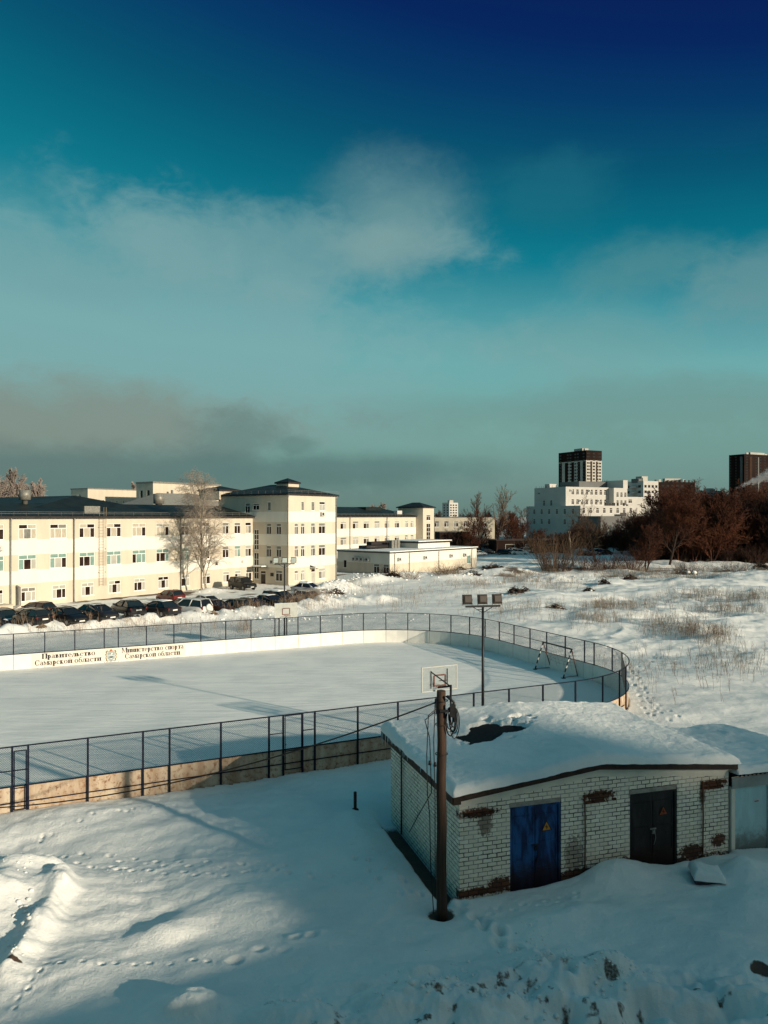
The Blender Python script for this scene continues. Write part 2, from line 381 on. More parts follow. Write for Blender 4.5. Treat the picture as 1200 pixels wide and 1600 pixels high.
def build_terrain():
    azd = np.concatenate([np.linspace(-180, -60, 40, endpoint=False), np.linspace(-60, -33, 60, endpoint=False),
                          np.linspace(-33, 33, 760, endpoint=False), np.linspace(33, 60, 60, endpoint=False), np.linspace(60, 180, 41)])
    def seg(a, c, n): return list(np.geomspace(a, c, n, endpoint=False))
    rr = np.array(seg(1.0, 13.5, 40) + list(np.linspace(13.5, 24, 210, endpoint=False)) + list(np.linspace(24, 36, 150, endpoint=False))
                  + seg(36, 70, 150) + seg(70, 150, 190) + seg(150, 320, 90) + seg(320, 5000, 60) + [5000.0])
    A, Rr = np.meshgrid(np.radians(azd), rr)
    x = (Rr * np.sin(A)); y = (Rr * np.cos(A)); sh = x.shape
    x = x.ravel(); y = y.ravel(); z = height(x, y)
    near = np.where((np.hypot(x, y) < 62) & (y > 12) & (np.abs(x) < 32))[0]
    xn, yn = x[near], y[near]; dz = np.zeros(len(near))
    rr_ = random.Random(3)
    for (pp, sp, size, dep, side) in TRAILS:
        w = [P(*p) for p in pp]; acc = 0; k = 0
        for (a, c) in zip(w[:-1], w[1:]):
            L = math.hypot(c[0] - a[0], c[1] - a[1]); ux, uy = (c[0] - a[0]) / L, (c[1] - a[1]) / L; t = acc
            while t < L:
                sg = side * (1 if k % 2 else -1) + rr_.uniform(-1, 1) * side * 0.5
                cx = a[0] + ux * t - uy * sg; cy = a[1] + uy * t + ux * sg; k += 1
                sel = np.where((np.abs(xn - cx) < 4 * size) & (np.abs(yn - cy) < 4 * size))[0]
                dx = xn[sel] - cx; dy = yn[sel] - cy; u = (dx * ux + dy * uy) / (size * 1.5); v = (-dx * uy + dy * ux) / size; q = u * u + v * v
                f = rr_.uniform(0.35, 1.25)
                dz[sel] += dep * f * (-1.3 * np.exp(-q * 1.4) + 0.22 * np.exp(-(np.sqrt(q) - 1.5) ** 2 * 3))
                t += sp * rr_.uniform(0.5, 1.5)
            acc = t - L
    z[near] += dz
    # dirt mask: bare or dirty ground (a property of the place, not of the light)
    dirt = np.zeros(x.shape)
    ul = (0.567, 0.824); yd = (x + 39.2) * ul[1] - (y - 84.5) * ul[0]
    al = (x + 39.2) * ul[0] + (y - 84.5) * ul[1]
    yard = sstep(yd, -1.5, 0.5) * (1 - sstep(yd, 13, 16)) * sstep(-x, 3, 8)
    dirt += yard * (0.30 + 0.6 * sstep(fbm(x / 2.5, y / 2.5, 4, 91), 0.0, 0.5))
    dirt += 0.75 * np.exp(-((yd - 1.0) / 0.9) ** 2) * sstep(-x, 6, 8) * sstep(fbm(x / 3, y / 3, 3, 92), -0.25, 0.2) * sstep(al, 2, 8)
    a_ = (x - GA[0]) * GF[0] + (y - GA[1]) * GF[1]; d_ = (x - GA[0]) * GB[0] + (y - GA[1]) * GB[1]
    n95 = fbm(x / 0.35, y / 0.35, 3, 95)
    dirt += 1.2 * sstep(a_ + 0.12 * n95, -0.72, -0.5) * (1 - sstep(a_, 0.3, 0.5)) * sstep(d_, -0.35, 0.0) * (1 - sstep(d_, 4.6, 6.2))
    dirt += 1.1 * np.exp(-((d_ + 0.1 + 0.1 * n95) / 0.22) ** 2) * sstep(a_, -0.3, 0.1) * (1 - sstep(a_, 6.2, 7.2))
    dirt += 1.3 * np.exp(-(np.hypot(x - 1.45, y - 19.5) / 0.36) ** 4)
    fg = sstep(-y, -16.9, -15.8) * sstep(x, -2.5, -0.5)
    dirt += fg * 0.75 * sstep(fbm(x / 0.22, y / 0.2, 4, 97) + 0.6 * fbm(x / 1.3, y / 0.9, 2, 98), 0.12, 0.6)
    for (px, py, r_) in ((1190, 1530, 0.26), (22, 1515, 0.16), (130, 920, 3.0), (200, 918, 3.0)):
        cx, cy = P(px, py); dirt += 1.2 * np.exp(-((np.hypot(x - cx, (y - cy) * (1.6 if r_ < 1 else 1)) / r_ + 0.6 * fbm(x / (r_ * 0.6), y / (r_ * 0.6), 3, 99)) ** 4))
    fmask = sstep(x - 0.05 * y, 0, 12) * sstep(y, 95, 125) * (1 - sstep(y, 150, 190))
    dirt += fmask * 0.8 * sstep(fbm(x / 5, y / 3, 4, 93), 0.15, 0.5)
    dirt += sstep(y, 165, 200) * 0.55 + sstep(y, 156, 172) * sstep(x - 0.3 * y, 0, 12) * 0.6
    dirt = np.clip(dirt, 0, 1)
    nv = len(x); nr, nc = sh
    me = bpy.data.meshes.new('snow_ground')
    idx = np.arange(nv).reshape(nr, nc)
    q = np.stack([idx[:-1, :-1], idx[:-1, 1:], idx[1:, 1:], idx[1:, :-1]], -1)[:, :, ::-1].reshape(-1, 4)
    co = np.stack([x, y, z], 1).astype(np.float32)
    me.vertices.add(nv); me.vertices.foreach_set('co', co.ravel())
    me.loops.add(q.size); me.loops.foreach_set('vertex_index', q.ravel().astype(np.int32))
    me.polygons.add(len(q)); me.polygons.foreach_set('loop_start', np.arange(0, q.size, 4, dtype=np.int32))
    me.polygons.foreach_set('use_smooth', np.ones(len(q), dtype=bool))
    me.update(calc_edges=True)
    at = me.attributes.new('dirt', 'FLOAT', 'POINT'); at.data.foreach_set('value', dirt.astype(np.float32))
    me.materials.append(snow_mat('trodden_snow', True))
    return tag(link('snow_ground', me), kind='structure')

def snow_mat(name, dirt=False, bump=0.6, tint=(0.84, 0.82, 0.77), ripples=False):
    m = bpy.data.materials.new(name); m.use_nodes = True
    t = NB(m.node_tree); bs = m.node_tree.nodes['Principled BSDF']
    geo = t.new('ShaderNodeNewGeometry'); pos = geo.outputs['Position']
    n = t.noise(pos, 0.35, 5, 0.6); n4 = t.noise(pos, 9.0, 4, 0.7)
    c = t.mix(t.smooth(n, 0.35, 0.7), (*tint, 1), (tint[0] * 0.86, tint[1] * 0.88, tint[2] * 0.9, 1))
    if dirt:
        a = t.new('ShaderNodeAttribute', attribute_name='dirt')
        d = t.m('ADD', a.outputs['Fac'], t.m('MULTIPLY', t.m('SUBTRACT', t.noise(pos, 14.0, 5, 0.75), 0.5), 0.9))
        dc = t.mix(t.noise(pos, 4.0, 5, 0.7), (0.15, 0.10, 0.07, 1), (0.035, 0.020, 0.014, 1))
        c = t.mix(t.smooth(d, 0.35, 0.85), c, dc)
    t.link(c, bs.inputs['Base Color']); bs.inputs['Roughness'].default_value = 0.65; bs.inputs['Specular IOR Level'].default_value = 0.2
    b1 = t.new('ShaderNodeBump'); b1.inputs['Strength'].default_value = bump; b1.inputs['Distance'].default_value = 0.08
    if ripples:
        mp = t.new('ShaderNodeMapping'); mp.inputs['Scale'].default_value = (0.35, 1.5, 1); mp.inputs['Rotation'].default_value = (0, 0, R(-8)); t.link(pos, mp.inputs[0])
        t.link(t.m('ADD', t.noise(mp.outputs[0], 0.9, 6, 0.62), t.m('MULTIPLY', n4, 0.05)), b1.inputs['Height']); b1.inputs['Distance'].default_value = 0.22
    else:
        t.link(t.m('ADD', t.noise(pos, 3.0, 7, 0.62), t.m('MULTIPLY', t.noise(pos, 16.0, 5, 0.75), 0.55)), b1.inputs['Height'])
    t.link(b1.outputs[0], bs.inputs['Normal'])
    MATS[name] = m
    return m
ground = build_terrain()

def zg(x, y):
    return float(height(np.array([float(x)]), np.array([float(y)]))[0])

# snow lying on the rink floor
rp = rink_path(-0.04)
mb = MB(); nstrip = len(rp)
# floor as a grid in rink space, clipped to the rounded outline
S = np.linspace(S0, S1, 120)
for i in range(len(S) - 1):
    def ext(s):
        q = max(s - (S1 - RR), 0); k = RR - math.sqrt(max(RR * RR - q * q, 0)); return E0 + k, E1 - k
    a0, a1 = ext(S[i]); c0, c1 = ext(S[i + 1])
    N = 40
    for j in range(N):
        f0, f1 = j / N, (j + 1) / N
        q = [rk(S[i], a0 + (a1 - a0) * f0), rk(S[i + 1], c0 + (c1 - c0) * f0), rk(S[i + 1], c0 + (c1 - c0) * f1), rk(S[i], a0 + (a1 - a0) * f1)]
        mb.face([(p[0], p[1], 0.0) for p in q], 0, True)
me = mb.mesh('rink_floor', snow_mat('smooth_rink_snow', False, 0.38, (0.85, 0.83, 0.78), True))
tag(link('rink_floor', me), kind='structure')
# ------------------------------------------------------------------ rink fence
M_board_in = mat('white_board', (0.74, 0.72, 0.66), 0.5, 0.05, 1.2, spec=0.3)
def board_out_mat():
    m = bpy.data.materials.new('dirty_plywood'); m.use_nodes = True
    t = NB(m.node_tree); bs = m.node_tree.nodes['Principled BSDF']
    geo = t.new('ShaderNodeNewGeometry'); pos = geo.outputs['Position']
    mp = t.new('ShaderNodeMapping'); mp.inputs['Scale'].default_value = (1, 1, 0.25); t.link(pos, mp.inputs[0])
    n = t.noise(mp.outputs[0], 1.3, 6, 0.7); n2 = t.noise(pos, 6.0, 5, 0.7)
    c = t.mix(t.smooth(n, 0.35, 0.7), (0.52, 0.43, 0.32, 1), (0.28, 0.17, 0.10, 1))
    c = t.mix(t.smooth(n2, 0.50, 0.68), c, (0.20, 0.10, 0.045, 1))
    t.link(c, bs.inputs['Base Color']); bs.inputs['Roughness'].default_value = 0.75
    return m
M_board_out = board_out_mat()
M_post = mat('navy_steel', (0.006, 0.009, 0.022), 0.6, 0.1, 5.0, spec=0.15)
M_wire = mat('galvanised_wire', (0.06, 0.07, 0.075), 0.45, 0.05, 5.0, metal=0.3)
fence = empty('rink_fence', rk(S1 - RR, E0) + (0.0,), 0.0, 'dark blue chain-link fence on pale boards running round the snow-covered rink', 'fence')
FO = Vector((*rk(S1 - RR, E0), 0.0))
path = [Vector((x, y, 0)) for x, y in rink_path(0.0, 0.2)]
cum = [0.0]
for a, c in zip(path[:-1], path[1:]): cum.append(cum[-1] + (c - a).length)
TOTAL = cum[-1]
def at_s(s):
    s = min(max(s, 0), TOTAL - 1e-6)
    lo = int(np.searchsorted(cum, s, 'right')) - 1; lo = min(lo, len(path) - 2)
    f = (s - cum[lo]) / max(cum[lo + 1] - cum[lo], 1e-9)
    return path[lo].lerp(path[lo + 1], f)
pxs = [600 + FPX * p.x / p.y if p.y > 3 else -9999 for p in path]
imax = int(np.argmax(pxs))
def s_of_px(px, far):
    rng = range(imax, len(path) - 1) if far else range(imax, 0, -1)
    for i in rng:
        j = i + 1 if far else i - 1
        if (pxs[i] - px) * (pxs[j] - px) <= 0 and pxs[i] != pxs[j]:
            f = (px - pxs[i]) / (pxs[j] - pxs[i]); return cum[i] + (cum[j] - cum[i]) * f
    return None
near_px = [-75, 19, 44, 137, 223, 264.5, 344.5, 419.5, 441.7, 471.7, 491, 558, 620.7, 681, 739, 794, 847, 897.7, 940, 966, 976]
far_px = [970, 955, 927, 912, 882, 853, 827, 802, 779, 757, 733, 704, 671, 637, 603, 568, 535, 501, 466, 430, 392.5, 353, 314, 272, 229, 185, 163, 117, 70, 21, -28, -80]
post_s = [s for s in [s_of_px(p, False) for p in near_px] if s is not None] + [s for s in [s_of_px(p, True) for p in far_px] if s is not None]
post_s = sorted(post_s)
first, last = post_s[0], post_s[-1]
k = first - 2.4
while k > 1: post_s.insert(0, k); k -= 2.4
k = last + 2.6
while k < TOTAL - 1: post_s.append(k); k += 2.6
BH, FT = 0.95, 2.30
def normal_at(s):
    a = at_s(s - 0.1); c = at_s(s + 0.1); d = (c - a).normalized(); return d, Vector((d.y, -d.x, 0))     # outward
def off(s, o, z):
    d, n = normal_at(s); p = at_s(s) + n * o - FO; return (p.x, p.y, z)
for i in range(len(post_s) - 1):
    s0, s1 = post_s[i], post_s[i + 1]
    nseg = max(1, int((s1 - s0) / 0.6)); ss = [s0 + (s1 - s0) * k / nseg for k in range(nseg + 1)]
    mb = MB()
    for a, c in zip(ss[:-1], ss[1:]):
        g = 0.012 if a == ss[0] else 0; g2 = 0.012 if c == ss[-1] else 0
        a_, c_ = a + g, c - g2
        i0, i1, o0, o1 = off(a_, -0.03, -0.1), off(c_, -0.03, -0.1), off(a_, 0.03, -0.1), off(c_, 0.03, -0.1)
        up = lambda p: (p[0], p[1], BH)
        mb.face([i1, i0, up(i0), up(i1)], 0); mb.face([o0, o1, up(o1), up(o0)], 1)
        mb.face([up(o0), up(o1), up(i1), up(i0)], 0)
    mb.build('board_panel', [M_board_in, M_board_out], fence)
    # steel mesh: crossed wires, clipped to the panel
    s_m = s1 - s0; h = FT - BH - 0.08; z0 = BH + 0.04
    P0 = Vector(off(s0, 0.045, z0)); P1 = Vector(off(s1, 0.045, z0)); L = (P1 - P0).length; dirv = (P1 - P0) / L
    mid = (s0 + s1) / 2; dist = at_s(mid).length
    pitch = 0.075
    mb = MB(); rw = 0.0034
    nrm = Vector((dirv.y, -dirv.x, 0))
    for sg in (1, -1):
        c0 = -h
        while c0 < L:
            ua, ub = (c0, c0 + h); za, zb = (0, h)
            if ua < 0: za = -ua; ua = 0
            if ub > L: zb = h - (ub - L); ub = L
            if ub - ua > 0.02:
                if sg < 0: A = P0 + dirv * (L - ua) + Vector((0, 0, za)); B = P0 + dirv * (L - ub) + Vector((0, 0, zb))
                else: A = P0 + dirv * ua + Vector((0, 0, za)); B = P0 + dirv * ub + Vector((0, 0, zb))
                o = nrm * (0.003 * sg)
                mb.tube([A + o, B + o], rw, 3, 0, False, False)
            c0 += pitch
    mb.build('mesh_panel', M_wire, fence)
for s in post_s:
    mb = MB(); x, y, _ = off(s, 0.065, 0); d, n = normal_at(s)
    an = math.atan2(d.y, d.x); w = 0.032
    c, sn = math.cos(an), math.sin(an)
    lo = [(x + c * a - sn * e, y + sn * a + c * e, -0.25) for a, e in ((-w, -w), (w, -w), (w, w), (-w, w))]
    mb.hexa(lo, [(p[0], p[1], FT + 0.02) for p in lo])
    mb.build('post', M_post, fence)
def rail(name, s_list, o, z, r):
    mb = MB(); mb.tube([off(s, o, z) for s in s_list], r, 6, 0, True, True); return mb.build(name, M_post, fence)
full = [k * 0.5 for k in range(1, int(TOTAL / 0.5))]
rail('top_rail', full, 0.065, FT, 0.026); rail('board_rail', full, 0.06, BH + 0.02, 0.026)
sA = s_of_px(470, False)
rail('lower_rail', [s for s in full if s < s_of_px(976, False)], 0.06, 0.42, 0.022)
rail('middle_rail', [s for s in full if s_of_px(855, True) < s < s_of_px(779, True)], 0.05, 1.62, 0.02)
# gate by the middle of the near side and gate at the left edge: inner frames and latch
for (pa, pb, ptop) in ((441.7, 471.7, 2.34), (19, 44, 2.22)):
    sa, sb = s_of_px(pa, False), s_of_px(pb, False)
    g = MB()
    a0, b0 = Vector(off(sa + 0.06, 0.12, 0.2)), Vector(off(sb - 0.06, 0.12, 0.2)); up = Vector((0, 0, ptop - 0.26))
    for p, q in ((a0, a0 + up), (b0, b0 + up), (a0 + up, b0 + up), (a0, b0), (a0 + Vector((0, 0, 0.72)), b0 + Vector((0, 0, 0.72)))): g.bar(p, q, 0.022, 4)
    go = g.build('gate', M_post, fence)
    hd = MB(); hd.bar(a0 + Vector((0, 0, 1.0)), a0 + Vector((0.05, -0.1, 1.0)), 0.02, 5); hd.build('handle', M_wire, go)
for (pa, pb, z) in ((419.5, 441.7, 1.62), (471.7, 491, 1.62), (-75, 19, 1.5), (19, 44, 1.5)):
    rail('short_rail', [s_of_px(pa, False), s_of_px(pb, False)], 0.065, z, 0.02)
for pxa in (120, 300, 505):       # small cable clips / brackets near left posts
    pass

# ------------------------------------------------------------------ banner with lettering on the far boards
M_ink = mat('black_print', (0.006, 0.005, 0.006), 0.6, 0.02)
M_ban = mat('pinkish_banner', (0.72, 0.64, 0.55), 0.5, 0.04, 2.0)
def rect(o, x0, y0, x1, y1): o.append([(x0, y0), (x1, y0), (x1, y1), (x0, y1)])
def poly(o, *p): o.append(list(p))
def ring(o, cx, cy, rx, ry, tx, ty, a0=0, a1=360, n=18):
    for k in range(n):
        t0, t1 = R(a0 + (a1 - a0) * k / n), R(a0 + (a1 - a0) * (k + 1) / n)
        o.append([(cx + rx * math.cos(t0), cy + ry * math.sin(t0)), (cx + rx * math.cos(t1), cy + ry * math.sin(t1)),
                  (cx + (rx - tx) * math.cos(t1), cy + (ry - ty) * math.sin(t1)), (cx + (rx - tx) * math.cos(t0), cy + (ry - ty) * math.sin(t0))])
def stem(o, x, y0, y1, w=0.22, s=0.06, t=0.10):
    rect(o, x, y0, x + w, y1); rect(o, x - s, y0, x + w + s, y0 + t); rect(o, x - s, y1 - t, x + w + s, y1)
def glyph(ch):
    o = []; xh = 0.68
    if ch == 'П': stem(o, .08, 0, 1); stem(o, .58, 0, 1); rect(o, .05, .92, .76, 1); w = .82
    elif ch == 'п': stem(o, .07, 0, xh); stem(o, .42, 0, xh); rect(o, .05, xh - .08, .58, xh); w = .65
    elif ch == 'р': stem(o, .08, -.28, xh); ring(o, .26, .34, .26, .36, .15, .06, -125, 125); w = .6
    elif ch == 'а':
        ring(o, .24, .19, .2, .2, .13, .06, 60, 330); rect(o, .34, .0, .47, .5); ring(o, .25, .46, .22, .22, .13, .07, 0, 150); rect(o, .45, 0, .54, .06); rect(o, .24, .34, .36, .4); w = .57
    elif ch == 'в': stem(o, .07, 0, xh); ring(o, .24, .51, .2, .175, .14, .06, -90, 90); ring(o, .26, .18, .24, .185, .15, .06, -90, 90); rect(o, .1, xh - .06, .26, xh); rect(o, .1, .32, .26, .38); rect(o, .1, 0, .28, .06); w = .57
    elif ch in 'ий':
        stem(o, .07, 0, xh); stem(o, .45, 0, xh); poly(o, (.2, .1), (.24, .1), (.48, .58), (.44, .58)); w = .68
        if ch == 'й': ring(o, .33, .95, .15, .14, .05, .06, 190, 350)
    elif ch == 'т': stem(o, .23, 0, xh); rect(o, .03, xh - .07, .58, xh); rect(o, .03, xh - .2, .08, xh); rect(o, .53, xh - .2, .58, xh); w = .62
    elif ch == 'е': ring(o, .28, .33, .26, .35, .14, .06, 0, 310); rect(o, .1, .32, .53, .38); w = .56
    elif ch == 'л': stem(o, .42, 0, xh); poly(o, (.2, xh), (.27, xh), (.2, .1), (.1, .1)); rect(o, .17, xh - .06, .45, xh); ring(o, .08, .07, .09, .09, .09, .09); w = .65
    elif ch == 'ь': stem(o, .07, 0, xh); ring(o, .26, .2, .24, .2, .15, .06, -90, 90); rect(o, .1, .34, .28, .4); rect(o, .1, 0, .28, .06); w = .56
    elif ch == 'с': ring(o, .28, .33, .25, .35, .14, .06, 40, 320); ring(o, .45, .52, .07, .07, .07, .07); w = .54
    elif ch == 'о': ring(o, .3, .34, .28, .36, .14, .05); w = .62
    elif ch == 'С': ring(o, .42, .5, .38, .52, .17, .06, 38, 322); rect(o, .7, .66, .75, .98); w = .8
    elif ch == 'М': stem(o, .08, 0, 1, .08); stem(o, .8, 0, 1); poly(o, (.08, 1), (.28, 1), (.52, .1), (.46, .05)); poly(o, (.46, .05), (.52, .1), (.84, 1), (.78, 1)); w = 1.04
    elif ch == 'м': stem(o, .07, 0, xh, .07); stem(o, .6, 0, xh); poly(o, (.07, xh), (.24, xh), (.42, .08), (.36, .03)); poly(o, (.36, .03), (.42, .08), (.64, xh), (.58, xh)); w = .82
    elif ch == 'н': stem(o, .07, 0, xh); stem(o, .44, 0, xh); rect(o, .2, .3, .46, .37); w = .67
    elif ch == 'к': stem(o, .07, 0, xh); poly(o, (.2, .3), (.27, .36), (.5, xh), (.42, xh)); poly(o, (.22, .38), (.32, .42), (.6, 0), (.44, 0)); rect(o, .4, 0, .63, .06); w = .64
    elif ch == 'б': ring(o, .3, .32, .27, .34, .14, .06); poly(o, (.04, .3), (.14, .34), (.24, .8), (.1, .74)); poly(o, (.1, .74), (.2, .86), (.52, .9), (.54, 1.0), (.2, .96)); w = .62
    else: w = .38
    return o, w
def text_mb(mb, text, s_left, s_right, e, zb, cap, mi=0):
    gl = [glyph(c) for c in text]; tot = sum(g[1] for g in gl); kx = (s_right - s_left) / tot; x = s_left; n = 0
    for g, w in gl:
        for pl in g:
            pts = [rk(x + px_ * kx, e - 0.0008 * (n % 3)) for px_, _ in pl]
            mb.face([(p[0] - BO[0], p[1] - BO[1], zb + q[1] * cap) for p, q in zip(pts, pl)], mi); n += 1
        x += w * kx
def s_far(px):          # along-rink coordinate of a pixel column on the far inner face
    k = (px - 600) / FPX; e = E1 - 0.03
    # x = EX0*s+EY0*e ; y = EX1*s+EY1*e ; x = k*y
    return (k * EY[1] * e - EY[0] * e) / (EX[0] - k * EX[1])
BO = rk(s_far(172), E1 - 0.03)
ban = empty('banner', (*BO, 0), 0.0, 'cream printed banner with two blocks of Cyrillic lettering and a crest on far rink boards', 'banner')
mb = MB()
def e_face(sl_, sr_, z0, z1, e, mbx, mi=0):
    a, c = rk(sl_, e), rk(sr_, e); mbx.face([(a[0] - BO[0], a[1] - BO[1], z0), (c[0] - BO[0], c[1] - BO[1], z0), (c[0] - BO[0], c[1] - BO[1], z1), (a[0] - BO[0], a[1] - BO[1], z1)], mi)
bl, br = s_far(50), s_far(289)
a, c, a2, c2 = rk(bl, E1 - .05), rk(br, E1 - .05), rk(bl, E1 - .033), rk(br, E1 - .033)
mb.hexa([(p[0] - BO[0], p[1] - BO[1], 0.06) for p in (a, c, c2, a2)], [(p[0] - BO[0], p[1] - BO[1], 0.93) for p in (a, c, c2, a2)])
mb.build('banner_sheet', M_ban, ban)
for (tx, l, r_, zb, cap) in (('Правительство', 65, 149, .56, .34), ('Самарской области', 54, 158, .14, .35), ('Министерство спорта', 190, 287, .57, .34), ('Самарской области', 195, 281, .15, .35)):
    mb = MB(); text_mb(mb, tx, s_far(l), s_far(r_), E1 - 0.054, zb, cap); mb.build('lettering', M_ink, ban)
# crest: quartered shield, crown, oak wreath and ribbon
cr = []
sc_ = s_far(173.5); e_ = E1 - 0.054
M_gold = mat('old_gold', (0.42, 0.25, 0.10), 0.5, 0.1); M_red = mat('deep_red', (0.30, 0.03, 0.015), 0.5, 0.05); M_sil = mat('silver_blue', (0.30, 0.36, 0.36), 0.5, 0.05); M_leaf = mat('olive_leaf', (0.20, 0.17, 0.09), 0.6, 0.1)
mb = MB()
def cface(pts, mi, lift): mb.face([(rk(sc_ + x_, e_ - lift)[0] - BO[0], rk(sc_ + x_, e_ - lift)[1] - BO[1], z_) for x_, z_ in pts], mi)
cface([(-.24, .24), (-.12, .15), (.0, .11), (.12, .15), (.24, .24), (.24, .68), (-.24, .68)], 0, 0)
cface([(-.21, .42), (.21, .42), (.21, .45), (-.21, .45)], 1, .001)
cface([(-.1, .5), (.08, .52), (.12, .64), (.05, .6), (-.06, .6)], 1, .001); cface([(-.07, .52), (-.03, .52), (-.03, .62), (-.07, .62)], 4, .002)
cface([(-.1, .38), (.1, .38), (.14, .34), (.04, .3), (-.12, .33)], 4, .002); cface([(-.08, .25), (.1, .26), (.02, .2)], 1, .002)
cface([(-.17, .7), (.17, .7), (.2, .78), (.1, .74), (.06, .86), (0, .89), (-.06, .86), (-.1, .74), (-.2, .78)], 2, .001)
cface([(-.1, .75), (-.03, .75), (-.03, .83), (-.08, .83)], 3, .002); cface([(.03, .75), (.1, .75), (.08, .83), (.03, .83)], 3, .002)
for k in range(-1, 2, 2):
    for j in range(9):
        a = R(-70 + j * 17); cx = k * (.31 + .03 * (j % 2)) * (0.55 + .45 * math.cos(a * .8)); cz = .43 + .36 * math.sin(a)
        r_ = .062; an = a + j
        cface([(cx + r_ * math.cos(an + q * 1.257) * (1 if q % 2 else .6), cz + r_ * math.sin(an + q * 1.257)) for q in range(5)], 5 if j % 3 else 2, .001 + .0004 * j)
cface([(-.3, .1), (-.12, .13), (0, .09), (.12, .13), (.3, .1), (.26, .04), (.1, .07), (0, .03), (-.1, .07), (-.26, .04)], 0, .003); cface([(-.05, .06), (.05, .06), (.05, .1), (-.05, .1)], 4, .004)
mb.build('emblem', [M_sil, M_board_in, M_gold, M_red, M_ink, M_leaf], ban)

# ------------------------------------------------------------------ basketball backboards
M_white = mat('white_paint', (0.5, 0.5, 0.46), 0.45, 0.06, 4.0)
M_clear = mat('grey_backboard', (0.40, 0.43, 0.40), 0.35, 0.08, 3.0)
M_clear.node_tree.nodes['Principled BSDF'].inputs['Alpha'].default_value = 0.24
M_orange = mat('orange_hoop', (0.13, 0.04, 0.028), 0.5, 0.1)
M_darkst = mat('dark_steel', (0.018, 0.017, 0.018), 0.5, 0.2, 6.0)
M_panel = mat('grey_panel', (0.40, 0.41, 0.38), 0.5, 0.08, 3.0)
def hoop(name, pos, rz, label, posts, zc=2.95):
    """local +y points at the rink"""
    t = empty(name, (*pos, 0), rz, label, 'basketball hoop', 'basketball hoops of the rink')
    w, h = 0.86, 0.52; yb = 0.75
    mb = MB(); mb.box(-w, yb - .012, zc - h, w, yb + .012, zc + h); mb.build('backboard', M_clear if len(posts) == 1 else M_panel, t)
    mb = MB()
    for s in (-1, 1): mb.box(s * w - .02, yb - .02, zc - h - .02, s * w + .02, yb + .02, zc + h + .02)
    for s in (-1, 1): mb.box(-w + .02, yb - .02, zc + s * h - .02, w - .02, yb + .02, zc + s * h + .02)
    mb.build('board_frame', M_white, t)
    mb = MB()
    for y in (yb - .018, yb + .018):
        for s in (-1, 1): mb.box(s * .28 - .03, y - .004, zc - .34, s * .28 + .03, y + .004, zc + .14)
        for z in (-.34, .11): mb.box(-.25, y - .004, zc + z, .25, y + .004, zc + z + .06)
    mb.build('target_square', M_orange, t)
    mb = MB(); n = 20; cy = yb + .42
    pts = [(.225 * math.cos(2 * math.pi * k / n), cy + .225 * math.sin(2 * math.pi * k / n), zc - .38) for k in range(n + 1)]
    mb.tube(pts, .014, 6); mb.bar((-.1, yb, zc - .38), (-.1, cy - .2, zc - .38), .014, 5); mb.bar((.1, yb, zc - .38), (.1, cy - .2, zc - .38), .014, 5)
    mb.build('hoop_ring', M_orange, t)
    for x in posts:
        mb = MB(); mb.bar((x, 0, -.2), (x, 0, zc + (.05 if len(posts) > 1 else -.15)), .05, 8); mb.build('post', M_darkst, t)
    mb = MB()
    if len(posts) > 1:
        for x in posts:
            mb.bar((x, 0, zc), (x, yb - .04, zc), .03, 5); mb.bar((x, 0, zc - .7), (x, yb - .04, zc - .35), .025, 5)
        mb.bar((posts[0], 0, zc - .02), (posts[1], 0, zc - .02), .03, 5)
    else:
        x = posts[0]
        mb.bar((x, 0, zc - .2), (-.1, yb - .05, zc - .38), .045, 6); mb.bar((x, 0, zc - .22), (-.45, yb - .05, zc + .32), .03, 5)
        mb.bar((-.45, yb - .04, zc - .4), (-.45, yb - .04, zc + .36), .022, 5); mb.bar((.36, yb - .04, zc - .3), (.36, yb - .04, zc + .4), .022, 5); mb.bar((-.05, yb - .04, zc - .1), (.36, yb - .04, zc - .1), .018, 5)
        mb.bar((x, 0, zc - .25), (x + .02, .02, zc - .9), .05, 6)
    mb.build('bracket', M_darkst, t)
    return t
pn = P(690, 1158); # near side, just outside the boards
kn = (690 - 600) / FPX
s_n = (kn * EY[1] * (E0 - .25) - EY[0] * (E0 - .25)) / (EX[0] - kn * EX[1])
hoop('basketball_hoop', rk(s_n + .36, E0 - .2), RANG, 'basketball backboard on the near rink side, seen from behind above the utility pole', [.12])
s_b = s_far(440.5) + .15
hoop('basketball_hoop', rk(s_b, E1 + .2), RANG + math.pi, 'basketball backboard on two posts above the far rink boards, facing the viewer', [-.3, .3])

